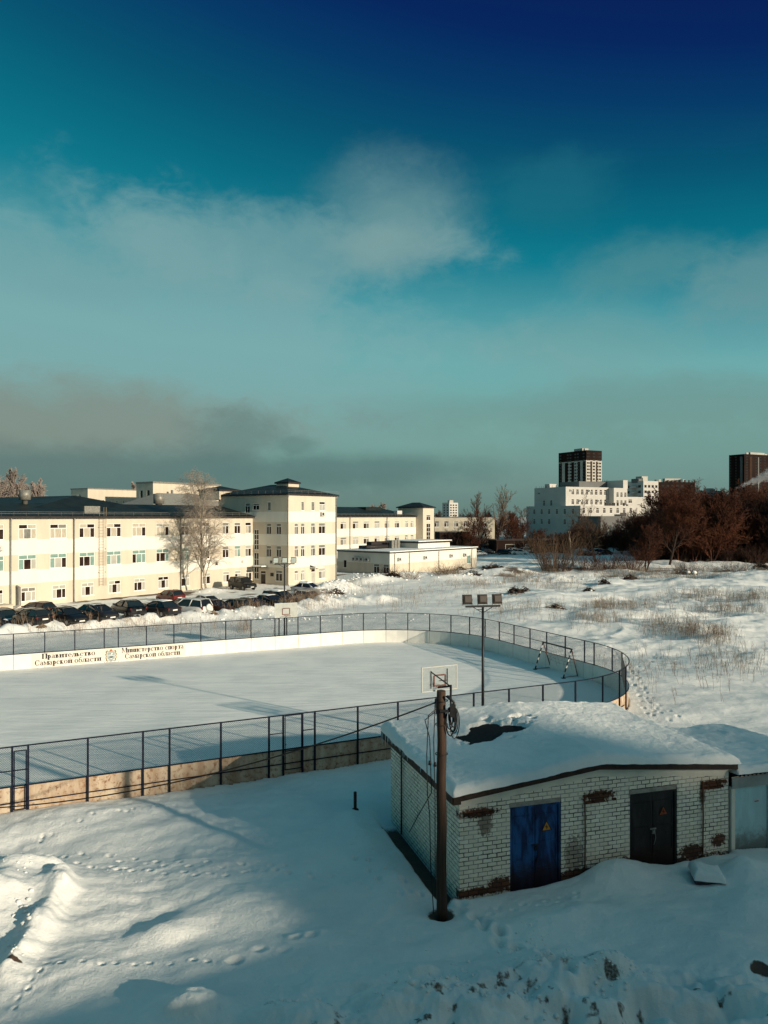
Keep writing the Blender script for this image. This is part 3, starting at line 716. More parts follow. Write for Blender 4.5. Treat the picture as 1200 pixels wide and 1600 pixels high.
# ------------------------------------------------------------------ floodlight masts
M_flood = mat('flood_housing', (0.05, 0.038, 0.030), 0.5, 0.15, 8.0)
M_floodglass = mat('flood_glass', (0.42, 0.48, 0.45), 0.12, 0.1, 3.0, spec=0.8)
def mast(pos, rz, label, H=6.05):
    t = empty('floodlight_mast', (*pos, 0), rz, label, 'floodlight', 'floodlight masts of the rink')
    mb = MB(); mb.tube([(0, 0, -.2), (0, 0, H)], [.07, .05], 8); mb.build('pole', M_darkst, t)
    mb = MB(); mb.box(-.78, -.05, H, .78, .05, H + .08); mb.bar((-.25, 0, H - .1), (-.03, 0, H - .1), .02, 4); mb.bar((0, 0, H - .25), (-.45, 0, H + .01), .02, 4); mb.bar((0, 0, H - .25), (.45, 0, H + .01), .02, 4); mb.build('crossarm', M_darkst, t)
    for x in (-.68, 0, .67):
        f = MB(); c = (x, .06, H + .34); w = .20; tl = R(12)
        ring_ = lambda y, hw, hh: [(c[0] + sx * hw, c[1] + y * math.cos(tl) - sz * hh * -math.sin(tl), c[2] - y * math.sin(tl) + sz * hh * math.cos(tl)) for sx, sz in ((-1, -1), (1, -1), (1, 1), (-1, 1))]
        f.loft([ring_(-.10, .13, .13), ring_(-.06, .2, .2), ring_(.05, .215, .215), ring_(.06, .2, .2)], 0, False)
        for s in (-1, 1): f.bar((x + s * .21, .06, H + .08), (x + s * .225, .06, H + .36), .012, 4)
        fo = f.build('floodlight', M_flood, t)
        g = MB(); g.face(list(ring_(.062, .18, .18))); g.build('lens', M_floodglass, fo)
    return t
kn = (754.5 - 600) / FPX; e_ = E0 - .35
mast(rk((kn * EY[1] * e_ - EY[0] * e_) / (EX[0] - kn * EX[1]), e_), RANG - R(14), 'tall dark floodlight mast behind the brick garage, three lamps seen from behind')
kn = (444.5 - 600) / FPX; e_ = E1 + .5
mast(rk((kn * EY[1] * e_ - EY[0] * e_) / (EX[0] - kn * EX[1]), e_), RANG + math.pi - R(10), 'floodlight mast at the far rink boards with three pale lamps facing the viewer', 6.3)

# ------------------------------------------------------------------ leaning goal
M_stripe = bpy.data.materials.new('striped_post'); M_stripe.use_nodes = True
t_ = NB(M_stripe.node_tree); bs_ = M_stripe.node_tree.nodes['Principled BSDF']
tcx = t_.new('ShaderNodeTexCoord'); sp_ = t_.new('ShaderNodeSeparateXYZ'); t_.link(tcx.outputs['Object'], sp_.inputs[0])
t_.link(t_.mix(t_.m('GREATER_THAN', t_.m('FRACT', t_.m('MULTIPLY', sp_.outputs[2], 2.6)), 0.62), (0.016, 0.014, 0.014, 1), (0.70, 0.68, 0.62, 1)), bs_.inputs['Base Color'])
M_rust = mat('rusty_pipe', (0.16, 0.06, 0.03), 0.8, 0.25, 9.0); M_net = mat('grey_net', (0.22, 0.2, 0.18), 0.9)
ga, gb = Vector((*P(836, 1046), 0)), Vector((*P(880, 1060), 0)); gl = (gb - ga).length; gd = (gb - ga) / gl
goal = empty('goal_frame', ((ga + gb) / 2), math.atan2(gd.y, gd.x), 'striped goal frame leaning back against the boards at the right end of the rink', 'goal')
hw = gl / 2; lean = .63; hh = 1.75
for s in (-1, 1):
    mb = MB(); mb.tube([(s * hw, 0, 0.0), (s * hw, lean, hh)], .045, 8); mb.box(s * hw - .12, -.1, 0, s * hw + .12, .1, .03); mb.build('goalpost', M_stripe, goal)
mb = MB(); mb.bar((-hw - .05, lean, hh), (hw + .05, lean, hh), .045, 8); mb.build('crossbar', M_darkst, goal)
for s in (-1, 1):
    mb = MB(); mb.bar((s * hw, lean, hh), (s * (hw - .1), 1.15, .05), .028, 6); mb.bar((s * hw, .05, .06), (s * (hw - .1), 1.15, .05), .022, 6); mb.build('back_brace', M_rust, goal)
mb = MB()
for k in range(12):
    u = -hw + 2 * hw * k / 11
    mb.tube([(u, lean, hh), (u, lean + .25, hh - .55 - .06 * math.sin(k)), (u * .95, 1.1, .3 + .2 * (k % 3))], .006, 3, 0, False, False)
for z in range(5):
    f = z / 5; mb.tube([(-hw + 2 * hw * j / 8, lean + .1 + .35 * f, hh - .2 - 1.1 * f - .12 * math.sin(j * .39)) for j in range(9)], .006, 3, 0, False, False)
mb.build('net', M_net, goal)
# ------------------------------------------------------------------ facade helpers
M_cream = mat('cream_render', (0.57, 0.50, 0.395), 0.85, 0.045, 0.9, stretch=(1, 1, .22))
M_wband = mat('white_render', (0.70, 0.665, 0.58), 0.85, 0.03, 0.9, stretch=(1, 1, .22))
M_frame = mat('window_plastic', (0.78, 0.77, 0.72), 0.4, 0.02)
def pane_mat(name, c, rough=0.08, spec=0.5, c2=None):
    return mat(name, c, rough, 0.2, 1.3, spec=spec, color2=c2)
M_dark = pane_mat('dark_pane', (0.018, 0.010, 0.007), 0.06, 0.25, (0.04, 0.022, 0.014))
M_curt = mat('curtain_pane', (0.50, 0.45, 0.35), 0.5, 0.15, 9.0, stretch=(6, 1, 0.2), color2=(0.24, 0.20, 0.15))
M_blind = mat('pale_pane', (0.38, 0.37, 0.32), 0.35, 0.05, 2.0)
M_teal = mat('film_pane', (0.20, 0.31, 0.27), 0.15, 0.1, 2.0, spec=0.5)
M_shad = mat('grey_pane', (0.20, 0.19, 0.165), 0.3, 0.15, 3.0)
PM = {'d': M_dark, 'c': M_curt, 'b': M_blind, 't': M_teal, 's': M_shad}
M_tin = mat('zinc_pipe', (0.24, 0.23, 0.20), 0.45, 0.15, 4.0, metal=0.2)
M_roof = mat('green_metal_roof', (0.013, 0.020, 0.019), 0.55, 0.2, 0.8, spec=0.25)
M_roofd = mat('dark_trim', (0.030, 0.024, 0.022), 0.6, 0.2, 3.0)
M_ac = mat('conditioner_box', (0.55, 0.54, 0.50), 0.4, 0.05); M_black = mat('blackened', (0.012, 0.010, 0.010), 0.5, 0.1)

def facade(mb, ox, oy, ang, L, z0, z1, ops=(), bands=None, reveal=0.16, base=0):
    """wall of length L from (ox, oy) along ang, outside on the right; ops (u, z, w, h); bands: [(top z, material index)]"""
    c, s = math.cos(ang), math.sin(ang)
    pt = lambda u, z, d=0.0: (ox + c * u - s * d, oy + s * u + c * d, z)
    us = sorted(set([0, L] + [round(v, 4) for o in ops for v in (o[0], o[0] + o[2])])); bands = bands or [(1e9, base)]
    zs = sorted(set([z0, z1] + [round(v, 4) for o in ops for v in (o[1], o[1] + o[3])] + [bz for bz, _ in bands if z0 < bz < z1]))
    us = [u for u in us if 0 <= u <= L]; zs = [z for z in zs if z0 <= z <= z1]
    mi_at = lambda z: next(m for bz, m in bands if z < bz)
    for j in range(len(zs) - 1):
        zc = (zs[j] + zs[j + 1]) / 2; run = None
        for i in range(len(us) - 1):
            uc = (us[i] + us[i + 1]) / 2
            hole = any(o[0] < uc < o[0] + o[2] and o[1] < zc < o[1] + o[3] for o in ops)
            if hole: continue
            mb.face([pt(us[i], zs[j]), pt(us[i + 1], zs[j]), pt(us[i + 1], zs[j + 1]), pt(us[i], zs[j + 1])], mi_at(zc))
    for (u, z, w, h) in [o[:4] for o in ops]:
        m_ = mi_at(z + h / 2)
        q = [(u, z), (u + w, z), (u + w, z + h), (u, z + h)]
        for a, e in zip(q, q[1:] + q[:1]):
            mb.face([pt(*a), pt(*a, reveal), pt(*e, reveal), pt(*e)], m_)
WM = {}
def window_meshes(w, h, style, look):
    """style: 'tri' three lights with a transom, 'duo' two lights with a transom, 'one', 'strip'; look: pane letters"""
    key = (round(w, 2), round(h, 2), style, look)
    if key in WM: return WM[key]
    f, p = MB(), MB(); fr = 0.075; yf0, yf1 = 0.05, 0.13
    tz = h * 0.70
    if style == 'tri': rows = [(0, tz, [0, .30, .70, 1]), (tz, h, [0, .5, 1])]
    elif style == 'duo': rows = [(0, tz, [0, .5, 1]), (tz, h, [0, 1])]
    elif style == 'strip': rows = [(h * k / 4, h * (k + 1) / 4, [0, .5, 1]) for k in range(4)]
    elif style == 'door': rows = [(0, h * .8, [0, 1]), (h * .8, h, [0, 1])]
    else: rows = [(0, h, [0, 1])]
    f.box(0, yf0, 0, fr, yf1, h); f.box(w - fr, yf0, 0, w, yf1, h); f.box(fr, yf0, 0, w - fr, yf1, fr); f.box(fr, yf0, h - fr, w - fr, yf1, h)
    f.box(-.06, -.05, -.05, w + .06, yf0 - .005, -.003)
    n = 0; letters = []
    for ri, (a, c, xs) in enumerate(rows):
        if ri: f.box(fr, yf0 + .003, a - fr / 2, w - fr, yf1 - .003, a + fr / 2)
        for x in xs[1:-1]: f.box(x * w - fr / 2, yf0 + .006, a + (fr if ri == 0 else fr / 2), x * w + fr / 2, yf1 - .006, c - (fr if ri == len(rows) - 1 else fr / 2))
        for x0, x1 in zip(xs[:-1], xs[1:]):
            l = look[n % len(look)]; n += 1
            if l not in letters: letters.append(l)
            p.face([(x0 * w, .1, a), (x1 * w, .1, a), (x1 * w, .1, c), (x0 * w, .1, c)], letters.index(l))
    WM[key] = (f.mesh('window', M_frame), p.mesh('pane', [PM[l] for l in letters]))
    return WM[key]
def window(parent, ox, oy, ang, u, z, w, h, style='tri', look='cdcbb', name='window'):
    fm, pm = window_meshes(w, h, style, look)
    o = link(name, fm, parent, (ox + math.cos(ang) * u, oy + math.sin(ang) * u, z), ang)
    link('pane', pm, o)
    return o
def hip_roof(mb, x0, y0, x1, y1, z, rise, over=0.45, mi=0, tmi=1, hip=(True, True)):
    x0 -= over; x1 += over; y0 -= over; y1 += over
    if (x1 - x0) >= (y1 - y0):
        d = (y1 - y0) / 2; a = (x0 + (d if hip[0] else 0), (y0 + y1) / 2, z + rise); c = (x1 - (d if hip[1] else 0), (y0 + y1) / 2, z + rise)
        A, B, C, D = (x0, y0, z), (x1, y0, z), (x1, y1, z), (x0, y1, z)
        mb.face([A, B, c, a], mi); mb.face([C, D, a, c], mi); mb.face([B, C, c], mi); mb.face([D, A, a], mi)
    else:
        d = (x1 - x0) / 2; a = ((x0 + x1) / 2, y0 + (d if hip[0] else 0), z + rise); c = ((x0 + x1) / 2, y1 - (d if hip[1] else 0), z + rise)
        A, B, C, D = (x0, y0, z), (x1, y0, z), (x1, y1, z), (x0, y1, z)
        mb.face([B, C, c, a], mi); mb.face([D, A, a, c], mi); mb.face([A, B, a], mi); mb.face([C, D, c], mi)
    mb.box(x0 + .02, y0 + .02, z - .22, x1 - .02, y1 - .02, z - .004, tmi)
def ac_unit(parent, x, y, z, rz, w=0.8, h=0.55):
    mb = MB(); mb.box(0, -.38, 0, w, -.06, h, 0); n = 14; c = (w * .38, -.384, h * .5); r = h * .38
    mb.face([(c[0] + r * math.cos(2 * math.pi * k / n), c[1], c[2] + r * math.sin(2 * math.pi * k / n)) for k in range(n)], 1)
    mb.box(.05, -.36, -.06, .1, 0, -.003, 1); mb.box(w - .1, -.36, -.06, w - .05, 0, -.003, 1)
    return mb.build('air_conditioner', [M_ac, M_black], parent, (x, y, z), rz)
def eave_rail(parent, pts, z, name='roof_rail', step=1.4, h=0.45):
    mb = MB()
    for a, c in zip(pts[:-1], pts[1:]):
        L = math.hypot(c[0] - a[0], c[1] - a[1]); n = max(1, int(L / step))
        for k in range(n + 1): f = k / n; x, y = a[0] + (c[0] - a[0]) * f, a[1] + (c[1] - a[1]) * f; mb.bar((x, y, z), (x, y, z + h), .016, 3)
        for zz in (.25, h): mb.bar((a[0], a[1], z + zz), (c[0], c[1], z + zz), .014, 3)
    return mb.build(name, M_tin, parent)
def downpipe(parent, x, y, z0, z1, r=.075):
    mb = MB(); mb.tube([(x, y - .3, z1 + .1), (x, y - .12, z1 - .35), (x, y - .12, z0 + .3), (x, y - .3, z0)], r, 7)
    for k in range(3): z = z0 + (z1 - z0) * (k + .7) / 3.6; mb.box(x - .1, y - .12, z, x + .1, y, z + .05)
    return mb.build('downpipe', M_tin, parent)

# ------------------------------------------------------------------ long cream building with its tower
BA = math.atan2(0.824, 0.567)
def dd(name='x'): pass
SB = (-50.54, 68.02)
school = empty('school_building', (*SB, 0), BA, 'long three-storey cream building with white bands, dark green roof and a four-storey end tower', 'building')
BANDS = [(2.55, 0), (4.0, 1), (5.75, 0), (7.35, 1), (10.6, 0), (12.0, 1), (99, 0)]
BANDT = [(2.55, 0), (4.0, 1), (5.75, 0), (7.35, 1), (9.1, 0), (10.6, 1), (99, 0)]
WX = [5.2, 8.9, 12.6, 16.3, 20.0, 23.7, 27.4, 31.1, 34.8, 38.5, 42.2, 45.9, 49.6, 51.9, 54.1]     # window centres along the wall
rw = random.Random(11)
ops = []; wins = []
looks1 = ['cscdc', 'cccds', 'dcdcd', 'dcdcd', 'ccdcc', 'ccdbc']; looks2 = ['tdbtt', 'tbdtt', 'ddttt', 'tbttt', 'dtttt', 'ddttt']; looks3 = ['dbbss', 'bddbb', 'bdbbb', 'bdbbd', 'ddbbb', 'bdbdd']
for i, x in enumerate(WX):
    nar = x > 41; w1 = 1.45 if nar else 2.1
    if x > 49: w1 = 1.25
    j = i % 6
    wins.append((x - w1 / 2, 7.42, w1, 1.66, 'duo' if nar else 'tri', looks1[(j + 2) % 6] if not nar else ['sds', 'dds', 'csd'][i % 3]))
    wins.append((x - w1 / 2, 4.05, w1, 1.68, 'duo' if nar else 'tri', looks2[(j + 2) % 6] if not nar else ['dds', 'btt', 'sdb'][i % 3]))
    w3 = w1 * .82 if not nar else w1
    wins.append((x - w3 / 2 + .1, .58, w3, 1.55, 'duo' if nar else 'tri', looks3[(j + 2) % 6] if not nar else ['bdb', 'dbb', 'sdb'][i % 3]))
wins.append((47.6, 3.0, .6, .6, 'one', 'd')); wins.append((52.6, 3.05, .55, .55, 'one', 'b'))
ops = [w[:4] for w in wins if w[5]]
for w in wins: window(school, 0, 0, 0, *w)
TY = -6.89; TX0, TX1 = 55.0, 66.2; TB = 7.2; ZE, ZT = 9.95, 13.2
mb = MB()
facade(mb, 0, 0, 0, TX0, -.8, ZE - .2, ops, BANDS)
facade(mb, 0, 14, -math.pi / 2, 14, -.8, ZE - .2, [], BANDS); facade(mb, TX0, 14, math.pi, TX0, -.8, ZE - .2, [], BANDS)
# tower: front, left side, right side, back
tf = []
for cx, w in ((1.85, .85), (3.27, .85), (5.6, 1.0), (7.7, 1.6)):
    st = 'duo' if w > .9 else 'one'
    tf.append((cx - w / 2, 7.3, w, 1.66, 'duo', ['bds', 'sds', 'bbs', 'dds'][int(cx) % 4])); tf.append((cx - w / 2, 4.02, w, 1.68, 'duo', ['sbs', 'sds', 'dds', 'dds'][int(cx) % 4]))
    if cx != 5.6: tf.append((cx - w / 2, .55, w, 1.6, 'duo', ['dbb', 'bbs', 'b', 'sbb'][int(cx) % 4]))
    if cx > 3: tf.append((cx - w * .4, 10.75, w * .8 if w < 1.2 else 1.4, 1.4, 'duo' if w > 1.2 else 'one', 'bbd' if w > 1.2 else 's'))
tf.append((5.15, -.3, 1.0, 2.45, 'door', 'bd'))
for w in tf: window(school, TX0, TY, 0, *w, name='door' if w[4] == 'door' else 'window')
facade(mb, TX0, TY, 0, TX1 - TX0, -.8, ZT - .2, [w[:4] for w in tf], BANDT)
ts = []
SL = TB - TY                      # side wall runs from the back corner to the front corner
for d, w in ((1.78, .95), (3.7, .95)):
    ts.append((SL - d - w / 2, 7.3, w, 1.66, 'duo', 'dds')); ts.append((SL - d - w / 2, 4.02, w, 1.68, 'duo', 'dds'))
ts.append((SL - 2.4, .6, 1.3, 1.6, 'duo', 'dds'))
ts.append((SL - 4.0, 10.75, .7, 1.3, 'one', 's')); ts.append((SL - 6.9, 10.85, 1.3, 1.0, 'duo', 'dds')); ts.append((SL - 8.5, 10.4, 1.0, 1.5, 'duo', 'dds'))
ts.append((SL - 6.65, 5.0, .95, 3.0, 'strip', 'd')); ts.append((SL - 6.65, .7, .95, 3.9, 'strip', 'd'))
ts.append((SL - 5.4, -.3, 1.1, 2.3, 'door', 'd'))
for w in ts: window(school, TX0, TB, -math.pi / 2, *w, name='door' if w[4] == 'door' else 'window')
facade(mb, TX0, TB, -math.pi / 2, SL, -.8, ZT - .2, [w[:4] for w in ts], BANDT)
facade(mb, TX1, TY, math.pi / 2, SL, -.8, ZT - .2, [], BANDT); facade(mb, TX1, TB, math.pi, TX1 - TX0, -.8, ZT - .2, [], BANDT)
mb.build('wall', [M_cream, M_wband], school)
mb = MB(); hip_roof(mb, 0, 0, TX0, 14, ZE, 1.6, .45, hip=(True, False))
mb.build('roof', [M_roof, M_roofd], school)
mb = MB(); z = ZE + .02
a0, a1, pk = (21.5, 7.0, 11.4), (40.5, 7.0, 11.4), (31.3, 8.2, 12.6); bk = (31.3, 34, 12.6)
mb.face([(22, 3.8, 10.75), (40.6, 3.8, 10.75), pk]); mb.face([(40.6, 3.8, 10.75), (40.6, 34, 10.1), bk, pk]); mb.face([(22, 34, 10.1), (22, 3.8, 10.75), pk, bk])
mb.face([(22, 34, 10.1), bk, (40.6, 34, 10.1)])
mb.face([(22, 3.8, 10.75), (22, 34, 10.1), (22, 34, 9), (22, 3.8, 9)]); mb.face([(40.6, 3.8, 10.75), (40.6, 3.8, 9), (40.6, 34, 9), (40.6, 34, 10.1)])
mb.build('cross_roof', [M_roof], school)
mb = MB(); hip_roof(mb, TX0, TY, TX1, TB, ZT, 1.6, .32)
mb.build('tower_roof', [M_roof, M_roofd], school)
for (lx, ly, s_, zz) in ((60.9, -1.6, 1.2, 14.3), (56.6, 8.6, 2.2, 13.2)):
    mb = MB(); facade(mb, lx - s_, ly - s_, 0, 2 * s_, 12.5, zz + .75, []); facade(mb, lx + s_, ly - s_, math.pi / 2, 2 * s_, 12.5, zz + .75); facade(mb, lx + s_, ly + s_, math.pi, 2 * s_, 12.5, zz + .75); facade(mb, lx - s_, ly + s_, -math.pi / 2, 2 * s_, 12.5, zz + .75)
    la = mb.build('roof_lantern', [M_cream], school)
    mb = MB(); hip_roof(mb, lx - s_, ly - s_, lx + s_, ly + s_ + .01, zz + .8, .65, .25); mb.build('lantern_roof', [M_roof, M_roofd], la)
eave_rail(school, [(0, -.3), (TX0 - .2, -.3)], ZE + .04); eave_rail(school, [(TX0 - .35, TB), (TX0 - .35, TY - .35), (TX1 + .35, TY - .35)], ZT + .04)
for x in (18.0, 25.6, 41.4, 45.0): downpipe(school, x, 0, 0, ZE - .25, .09)
downpipe(school, TX0 - .12, TY + .0, 0, ZT - .3); downpipe(school, TX1 - .2, TY, 0, ZT - .3)
# stout bent vent pipe at the foot of the wall
mb = MB(); mb.tube([(18.75, 0, 2.3), (18.75, -.45, 2.25), (18.75, -.5, .3), (18.2, -.55, .15), (17.2, -.55, .12)], .17, 9); mb.build('vent_pipe', M_tin, school)
# wall ladder
mb = MB()
for s in (-.3, .3, .62): mb.bar((29.2 + s, -.22, 1.6), (29.2 + s, -.22, ZE + 1.1), .028, 4)
for k in range(26): mb.bar((28.9, -.22, 1.8 + k * .34), (29.5, -.22, 1.8 + k * .34), .016, 3)
for z in (3.2, 6.0, 8.6): mb.box(28.85, -.22, z, 28.9, 0, z + .06); mb.box(29.8, -.22, z, 29.85, 0, z + .06)
mb.build('ladder', mat('ochre_steel', (0.30, 0.22, 0.12), 0.5), school)
mb = MB(); mb.box(26.9, -.2, ZE + .35, 29.0, .1, ZE + 1.2); mb.build('snow_board', M_tin, school)
for (x, r_, z, h) in ((23.5, .66, 11.6, 1.45),):
    mb = MB(); mb.tube([(x, 6.5, z - .4), (x, 6.5, z + .3), (x, 6.5, z + .3), (x, 6.5, z + h), (x, 6.5, z + h)], [.3, .35, r_, r_, r_ * .9], 14); mb.build('roof_vent', M_tin, school)
mb = MB(); mb.tube([(48, 12.5, 9.6), (48, 12.5, 11.8), (48, 12.5, 11.8), (48, 12.5, 13.3)], [.5, .5, .8, .8], 14); mb.build('roof_vent', M_tin, school)
ac_unit(school, 16.2, 0, 6.3, 0); ac_unit(school, TX0 + 7.2, TY, 10.0, 0); ac_unit(school, TX0, TY + 3.2, 3.1, -math.pi / 2)
# porches and canopies
mb = MB(); mb.box(TX0 + 4.8, TY - 1.1, 2.35, TX0 + 6.6, TY - .01, 2.45); mb.face([(TX0 + 4.8, TY - 1.15, 2.46), (TX0 + 6.6, TY - 1.15, 2.46), (TX0 + 6.6, TY - .01, 2.75), (TX0 + 4.8, TY - .01, 2.75)]); mb.box(TX0 + 4.8, TY - 1.1, 2.15, TX0 + 4.86, TY - .9, 2.35); mb.build('door_canopy', M_frame, school)
mb = MB(); mb.box(TX0 - 1.2, TY + 4.0, 2.5, TX0 - .01, TY + 5.9, 2.62, 0); mb.box(TX0 - 1.25, TY + 3.95, 2.624, TX0 - .02, TY + 5.95, 2.78, 1); mb.build('side_canopy', [M_roofd, snow_mat('canopy_snow')], school)
mb = MB(); mb.box(TX0 - .05, TY + 2.75, 1.25, TX0 - .01, TY + 3.35, 1.75); mb.build('door_plate', M_black, school)
mb = MB(); mb.box(15.0, -1.8, -.4, 17.3, -.02, .55); mb.box(14.9, -1.9, .553, 17.4, -.02, .62); mb.build('cellar_entry', M_cream, school)

# ------------------------------------------------------------------ blocks behind the long roof
def block(name, corner, ang, w, d, z1, label, cat='building', mats=None, bands=None, ops=(), ops_l=(), style='one', look='d', z0=-.5, roofz=.18, roofmat=None, parap=.35, group=None):
    """corner nearest the viewer; the lit face runs to the right along ang, the left face goes back"""
    t = empty(name, (*corner, 0), ang, label, cat, group)
    mb = MB(); mats = mats or [M_cream, M_wband]
    facade(mb, 0, 0, 0, w, z0, z1, [o[:4] for o in ops], bands); facade(mb, 0, d, -math.pi / 2, d, z0, z1, [o[:4] for o in ops_l], bands)
    facade(mb, w, 0, math.pi / 2, d, z0, z1, [], bands); facade(mb, w, d, math.pi, w, z0, z1, [], bands)
    mb.build('wall', mats, t)
    mb = MB(); mb.box(.15, .15, z1 - .6, w - .15, d - .15, z1 - .3, 0)
    mb.box(-.08, -.08, z1, w + .08, .25, z1 + roofz, 1); mb.box(-.08, d - .25, z1, w + .08, d + .08, z1 + roofz, 1); mb.box(-.08, .252, z1, .25, d - .252, z1 + roofz, 1); mb.box(w - .25, .252, z1, w + .08, d - .252, z1 + roofz, 1)
    mb.build('roof', [MATS['canopy_snow'], roofmat or M_tin], t)
    for o in ops: window(t, 0, 0, 0, *o[:4], *(o[4:] or (style, look)))
    for o in ops_l: window(t, 0, d, -math.pi / 2, *o[:4], *(o[4:] or (style, look)))
    return t
b1 = block('rear_block', (-54, 140), BA, 13, 5.2, 14.9, 'plain cream flat-roofed block rising behind the long dark roof', ops=[(1.5 + 1.5 * k, 12.3 if k > 1 else 12.4, .55, .6, 'one', 'd' if k < 2 else 'b') for k in range(5)], ops_l=[(2.2, 13.4, .9, .6, 'duo', 'd')])
b2 = block('rear_block', (-40.6, 135), BA, 16, 4.6, 15.75, 'cream block with a white parapet and tall side windows behind the long roof', ops_l=[(1.0, 12.6, .8, 2.0, 'one', 'd'), (2.9, 12.6, .8, 2.0, 'one', 'd')], roofz=.3)
ac_unit(b2, 0, 3.4, 12.0, -math.pi / 2)
mb = MB(); mb.tube([(3.2, -1.2, 10), (3.2, -1.2, 14.6)], .22, 8); mb.build('flue', M_tin, b2)
b3 = empty('rear_hall', (-38.5, 128, 0), BA, 'low hall with a pale snow-covered roof behind the birch and the long roof', 'building')
mb = MB(); facade(mb, 0, 0, 0, 18, -.5, 11.6); facade(mb, 0, 9, -math.pi / 2, 9, -.5, 11.6); facade(mb, 18, 0, math.pi / 2, 9, -.5, 11.6); facade(mb, 18, 9, math.pi, 18, -.5, 11.6); mb.build('wall', [mat('brown_brick', (0.16, 0.085, 0.05), .85, .15, 3)], b3)
mb = MB(); hip_roof(mb, 0, 0, 18, 9, 11.8, 2.2, .3); mb.build('roof', [mat('pale_sheet_roof', (.26, .25, .22), .7, .1), M_roofd], b3)

# ------------------------------------------------------------------ far wing beyond the tower
wing = empty('far_wing', (-12.1, 153.06, 0), BA, 'cream wing with two rows of windows and a stair turret, beyond the tower', 'building')
wops = []
for i, (t0, w) in enumerate(((0, 2.0), (4.2, 2.0), (8.1, 2.0), (12.1, 2.0), (16, 2.0), (20, 1.9), (24, 1.3), (26.4, 1.3))):
    u = t0 + 6 - w / 2 + .6
    wops.append((u, 7.25, w, 1.65, 'duo', ['dbb', 'dbs', 'dsb', 'bbs', 'sbb', 'sdb', 'bsb', 'sbb'][i])); wops.append((u, 3.95, w, 1.65, 'duo', ['sbs', 'bbb', 'dsb', 'dbb', 'sbb', 'dsb', 'sbs', 'bbs'][i]))
for w in wops: window(wing, 0, 0, 0, *w)
mb = MB(); facade(mb, 0, 0, 0, 34.6, -.8, 9.75, [w[:4] for w in wops], BANDS)
facade(mb, 39.6, 0, 0, 3.6, -.8, 9.75, [(1.0, 3.9, 1.2, 1.9), (1.0, 7.2, 1.2, 1.7)], BANDS); facade(mb, 43.2, 0, math.pi / 2, 13, -.8, 9.75, [], BANDS); facade(mb, 43.2, 13, math.pi, 43.2, -.8, 9.75)
window(wing, 39.6, 0, 0, 1.0, 3.9, 1.2, 1.9, 'duo', 'sbs'); window(wing, 39.6, 0, 0, 1.0, 7.2, 1.2, 1.7, 'duo', 'sds')
to = [(1.6, 8.9, 1.8, 1.3, 'duo', 'd'), (1.6, 4.2, 1.8, 4.0, 'strip', 'd'), (1.6, .8, 1.8, 2.9, 'strip', 'd')]
for w in to: window(wing, 34.6, -2.0, 0, *w)
facade(mb, 34.6, -2, 0, 5.0, -.8, 11.9, [w[:4] for w in to], [(99, 0)]); facade(mb, 34.6, 5, -math.pi / 2, 7, -.8, 11.9); facade(mb, 39.6, -2, math.pi / 2, 7, -.8, 11.9); facade(mb, 39.6, 5, math.pi, 5, -.8, 11.9)
mb.build('wall', [M_cream, M_wband], wing)
mb = MB(); hip_roof(mb, -6, 0, 34.2, 13, 9.97, 2.0, .4); mb.box(20, 4, 11, 26, 9, 12, 0); mb.build('roof', [M_roof, M_roofd], wing)
mb = MB(); hip_roof(mb, 34.6, -2, 39.6, 5, 12.1, 1.1, .4); mb.build('turret_roof', [M_roof, M_roofd], wing)
mb = MB(); hip_roof(mb, 40.05, 0, 43.2, 13, 9.97, .9, .3); mb.build('end_roof', [M_roof, M_roofd], wing)
eave_rail(wing, [(0, -.3), (34, -.3)], 10.0); downpipe(wing, 8.7, 0, 3, 9.7); downpipe(wing, 22.4, 0, 3, 9.7); downpipe(wing, 43.0, 0, 0, 9.7)
mb = MB(); mb.tube([(9.6, 6, 11.6), (9.6, 6, 12.6), (9.6, 6, 12.6), (9.6, 6, 13.6)], [.5, .5, .75, .75], 12); mb.build('roof_vent', M_tin, wing)
mb = MB(); mb.box(28.2, 1.0, 10.2, 30.2, 2.0, 11.2); mb.build('dormer', M_ac, wing)

# ------------------------------------------------------------------ low flat annex
AA = R(50)
annex = empty('low_annex', (0.96, 128.0, 0), AA, 'single-storey pale annex with a flat snowy roof, in front of the far wing', 'building')
AO = [(23.0, .9, 1.3, 1.6, 'one', 't')]; AL = [(12 - 3.6, 0.3, 1.3, 1.6, 'duo', 'dds'), (12 - 1.5, 0.3, 1.3, 1.6, 'duo', 'dds'), (12 - 10.6, .9, .8, 1.4, 'one', 'd')]
for w in AO: window(annex, 0, 0, 0, *w)
for w in AL: window(annex, 0, 12, -math.pi / 2, *w)
AB = [(.0, 2), (1.95, 0), (99, 1)]
mb = MB(); facade(mb, 0, 0, 0, 26.3, -.9, 3.75, [w[:4] for w in AO], AB); facade(mb, 0, 12, -math.pi / 2, 12, -.9, 3.75, [w[:4] for w in AL], AB); facade(mb, 26.3, 0, math.pi / 2, 12, -.9, 3.75, [], AB); facade(mb, 26.3, 12, math.pi, 26.3, -.9, 3.75, [], AB)
mb.build('wall', [M_cream, M_wband, mat('dark_plinth', (0.05, 0.035, 0.028), .9, .2, 2)], annex)
mb = MB(); mb.box(-.25, -.25, 3.753, 26.55, 12.25, 3.93, 0); mb.box(-.2, -.2, 3.934, 26.5, 12.2, 4.08, 1); mb.build('roof', [M_roofd, MATS['canopy_snow']], annex)
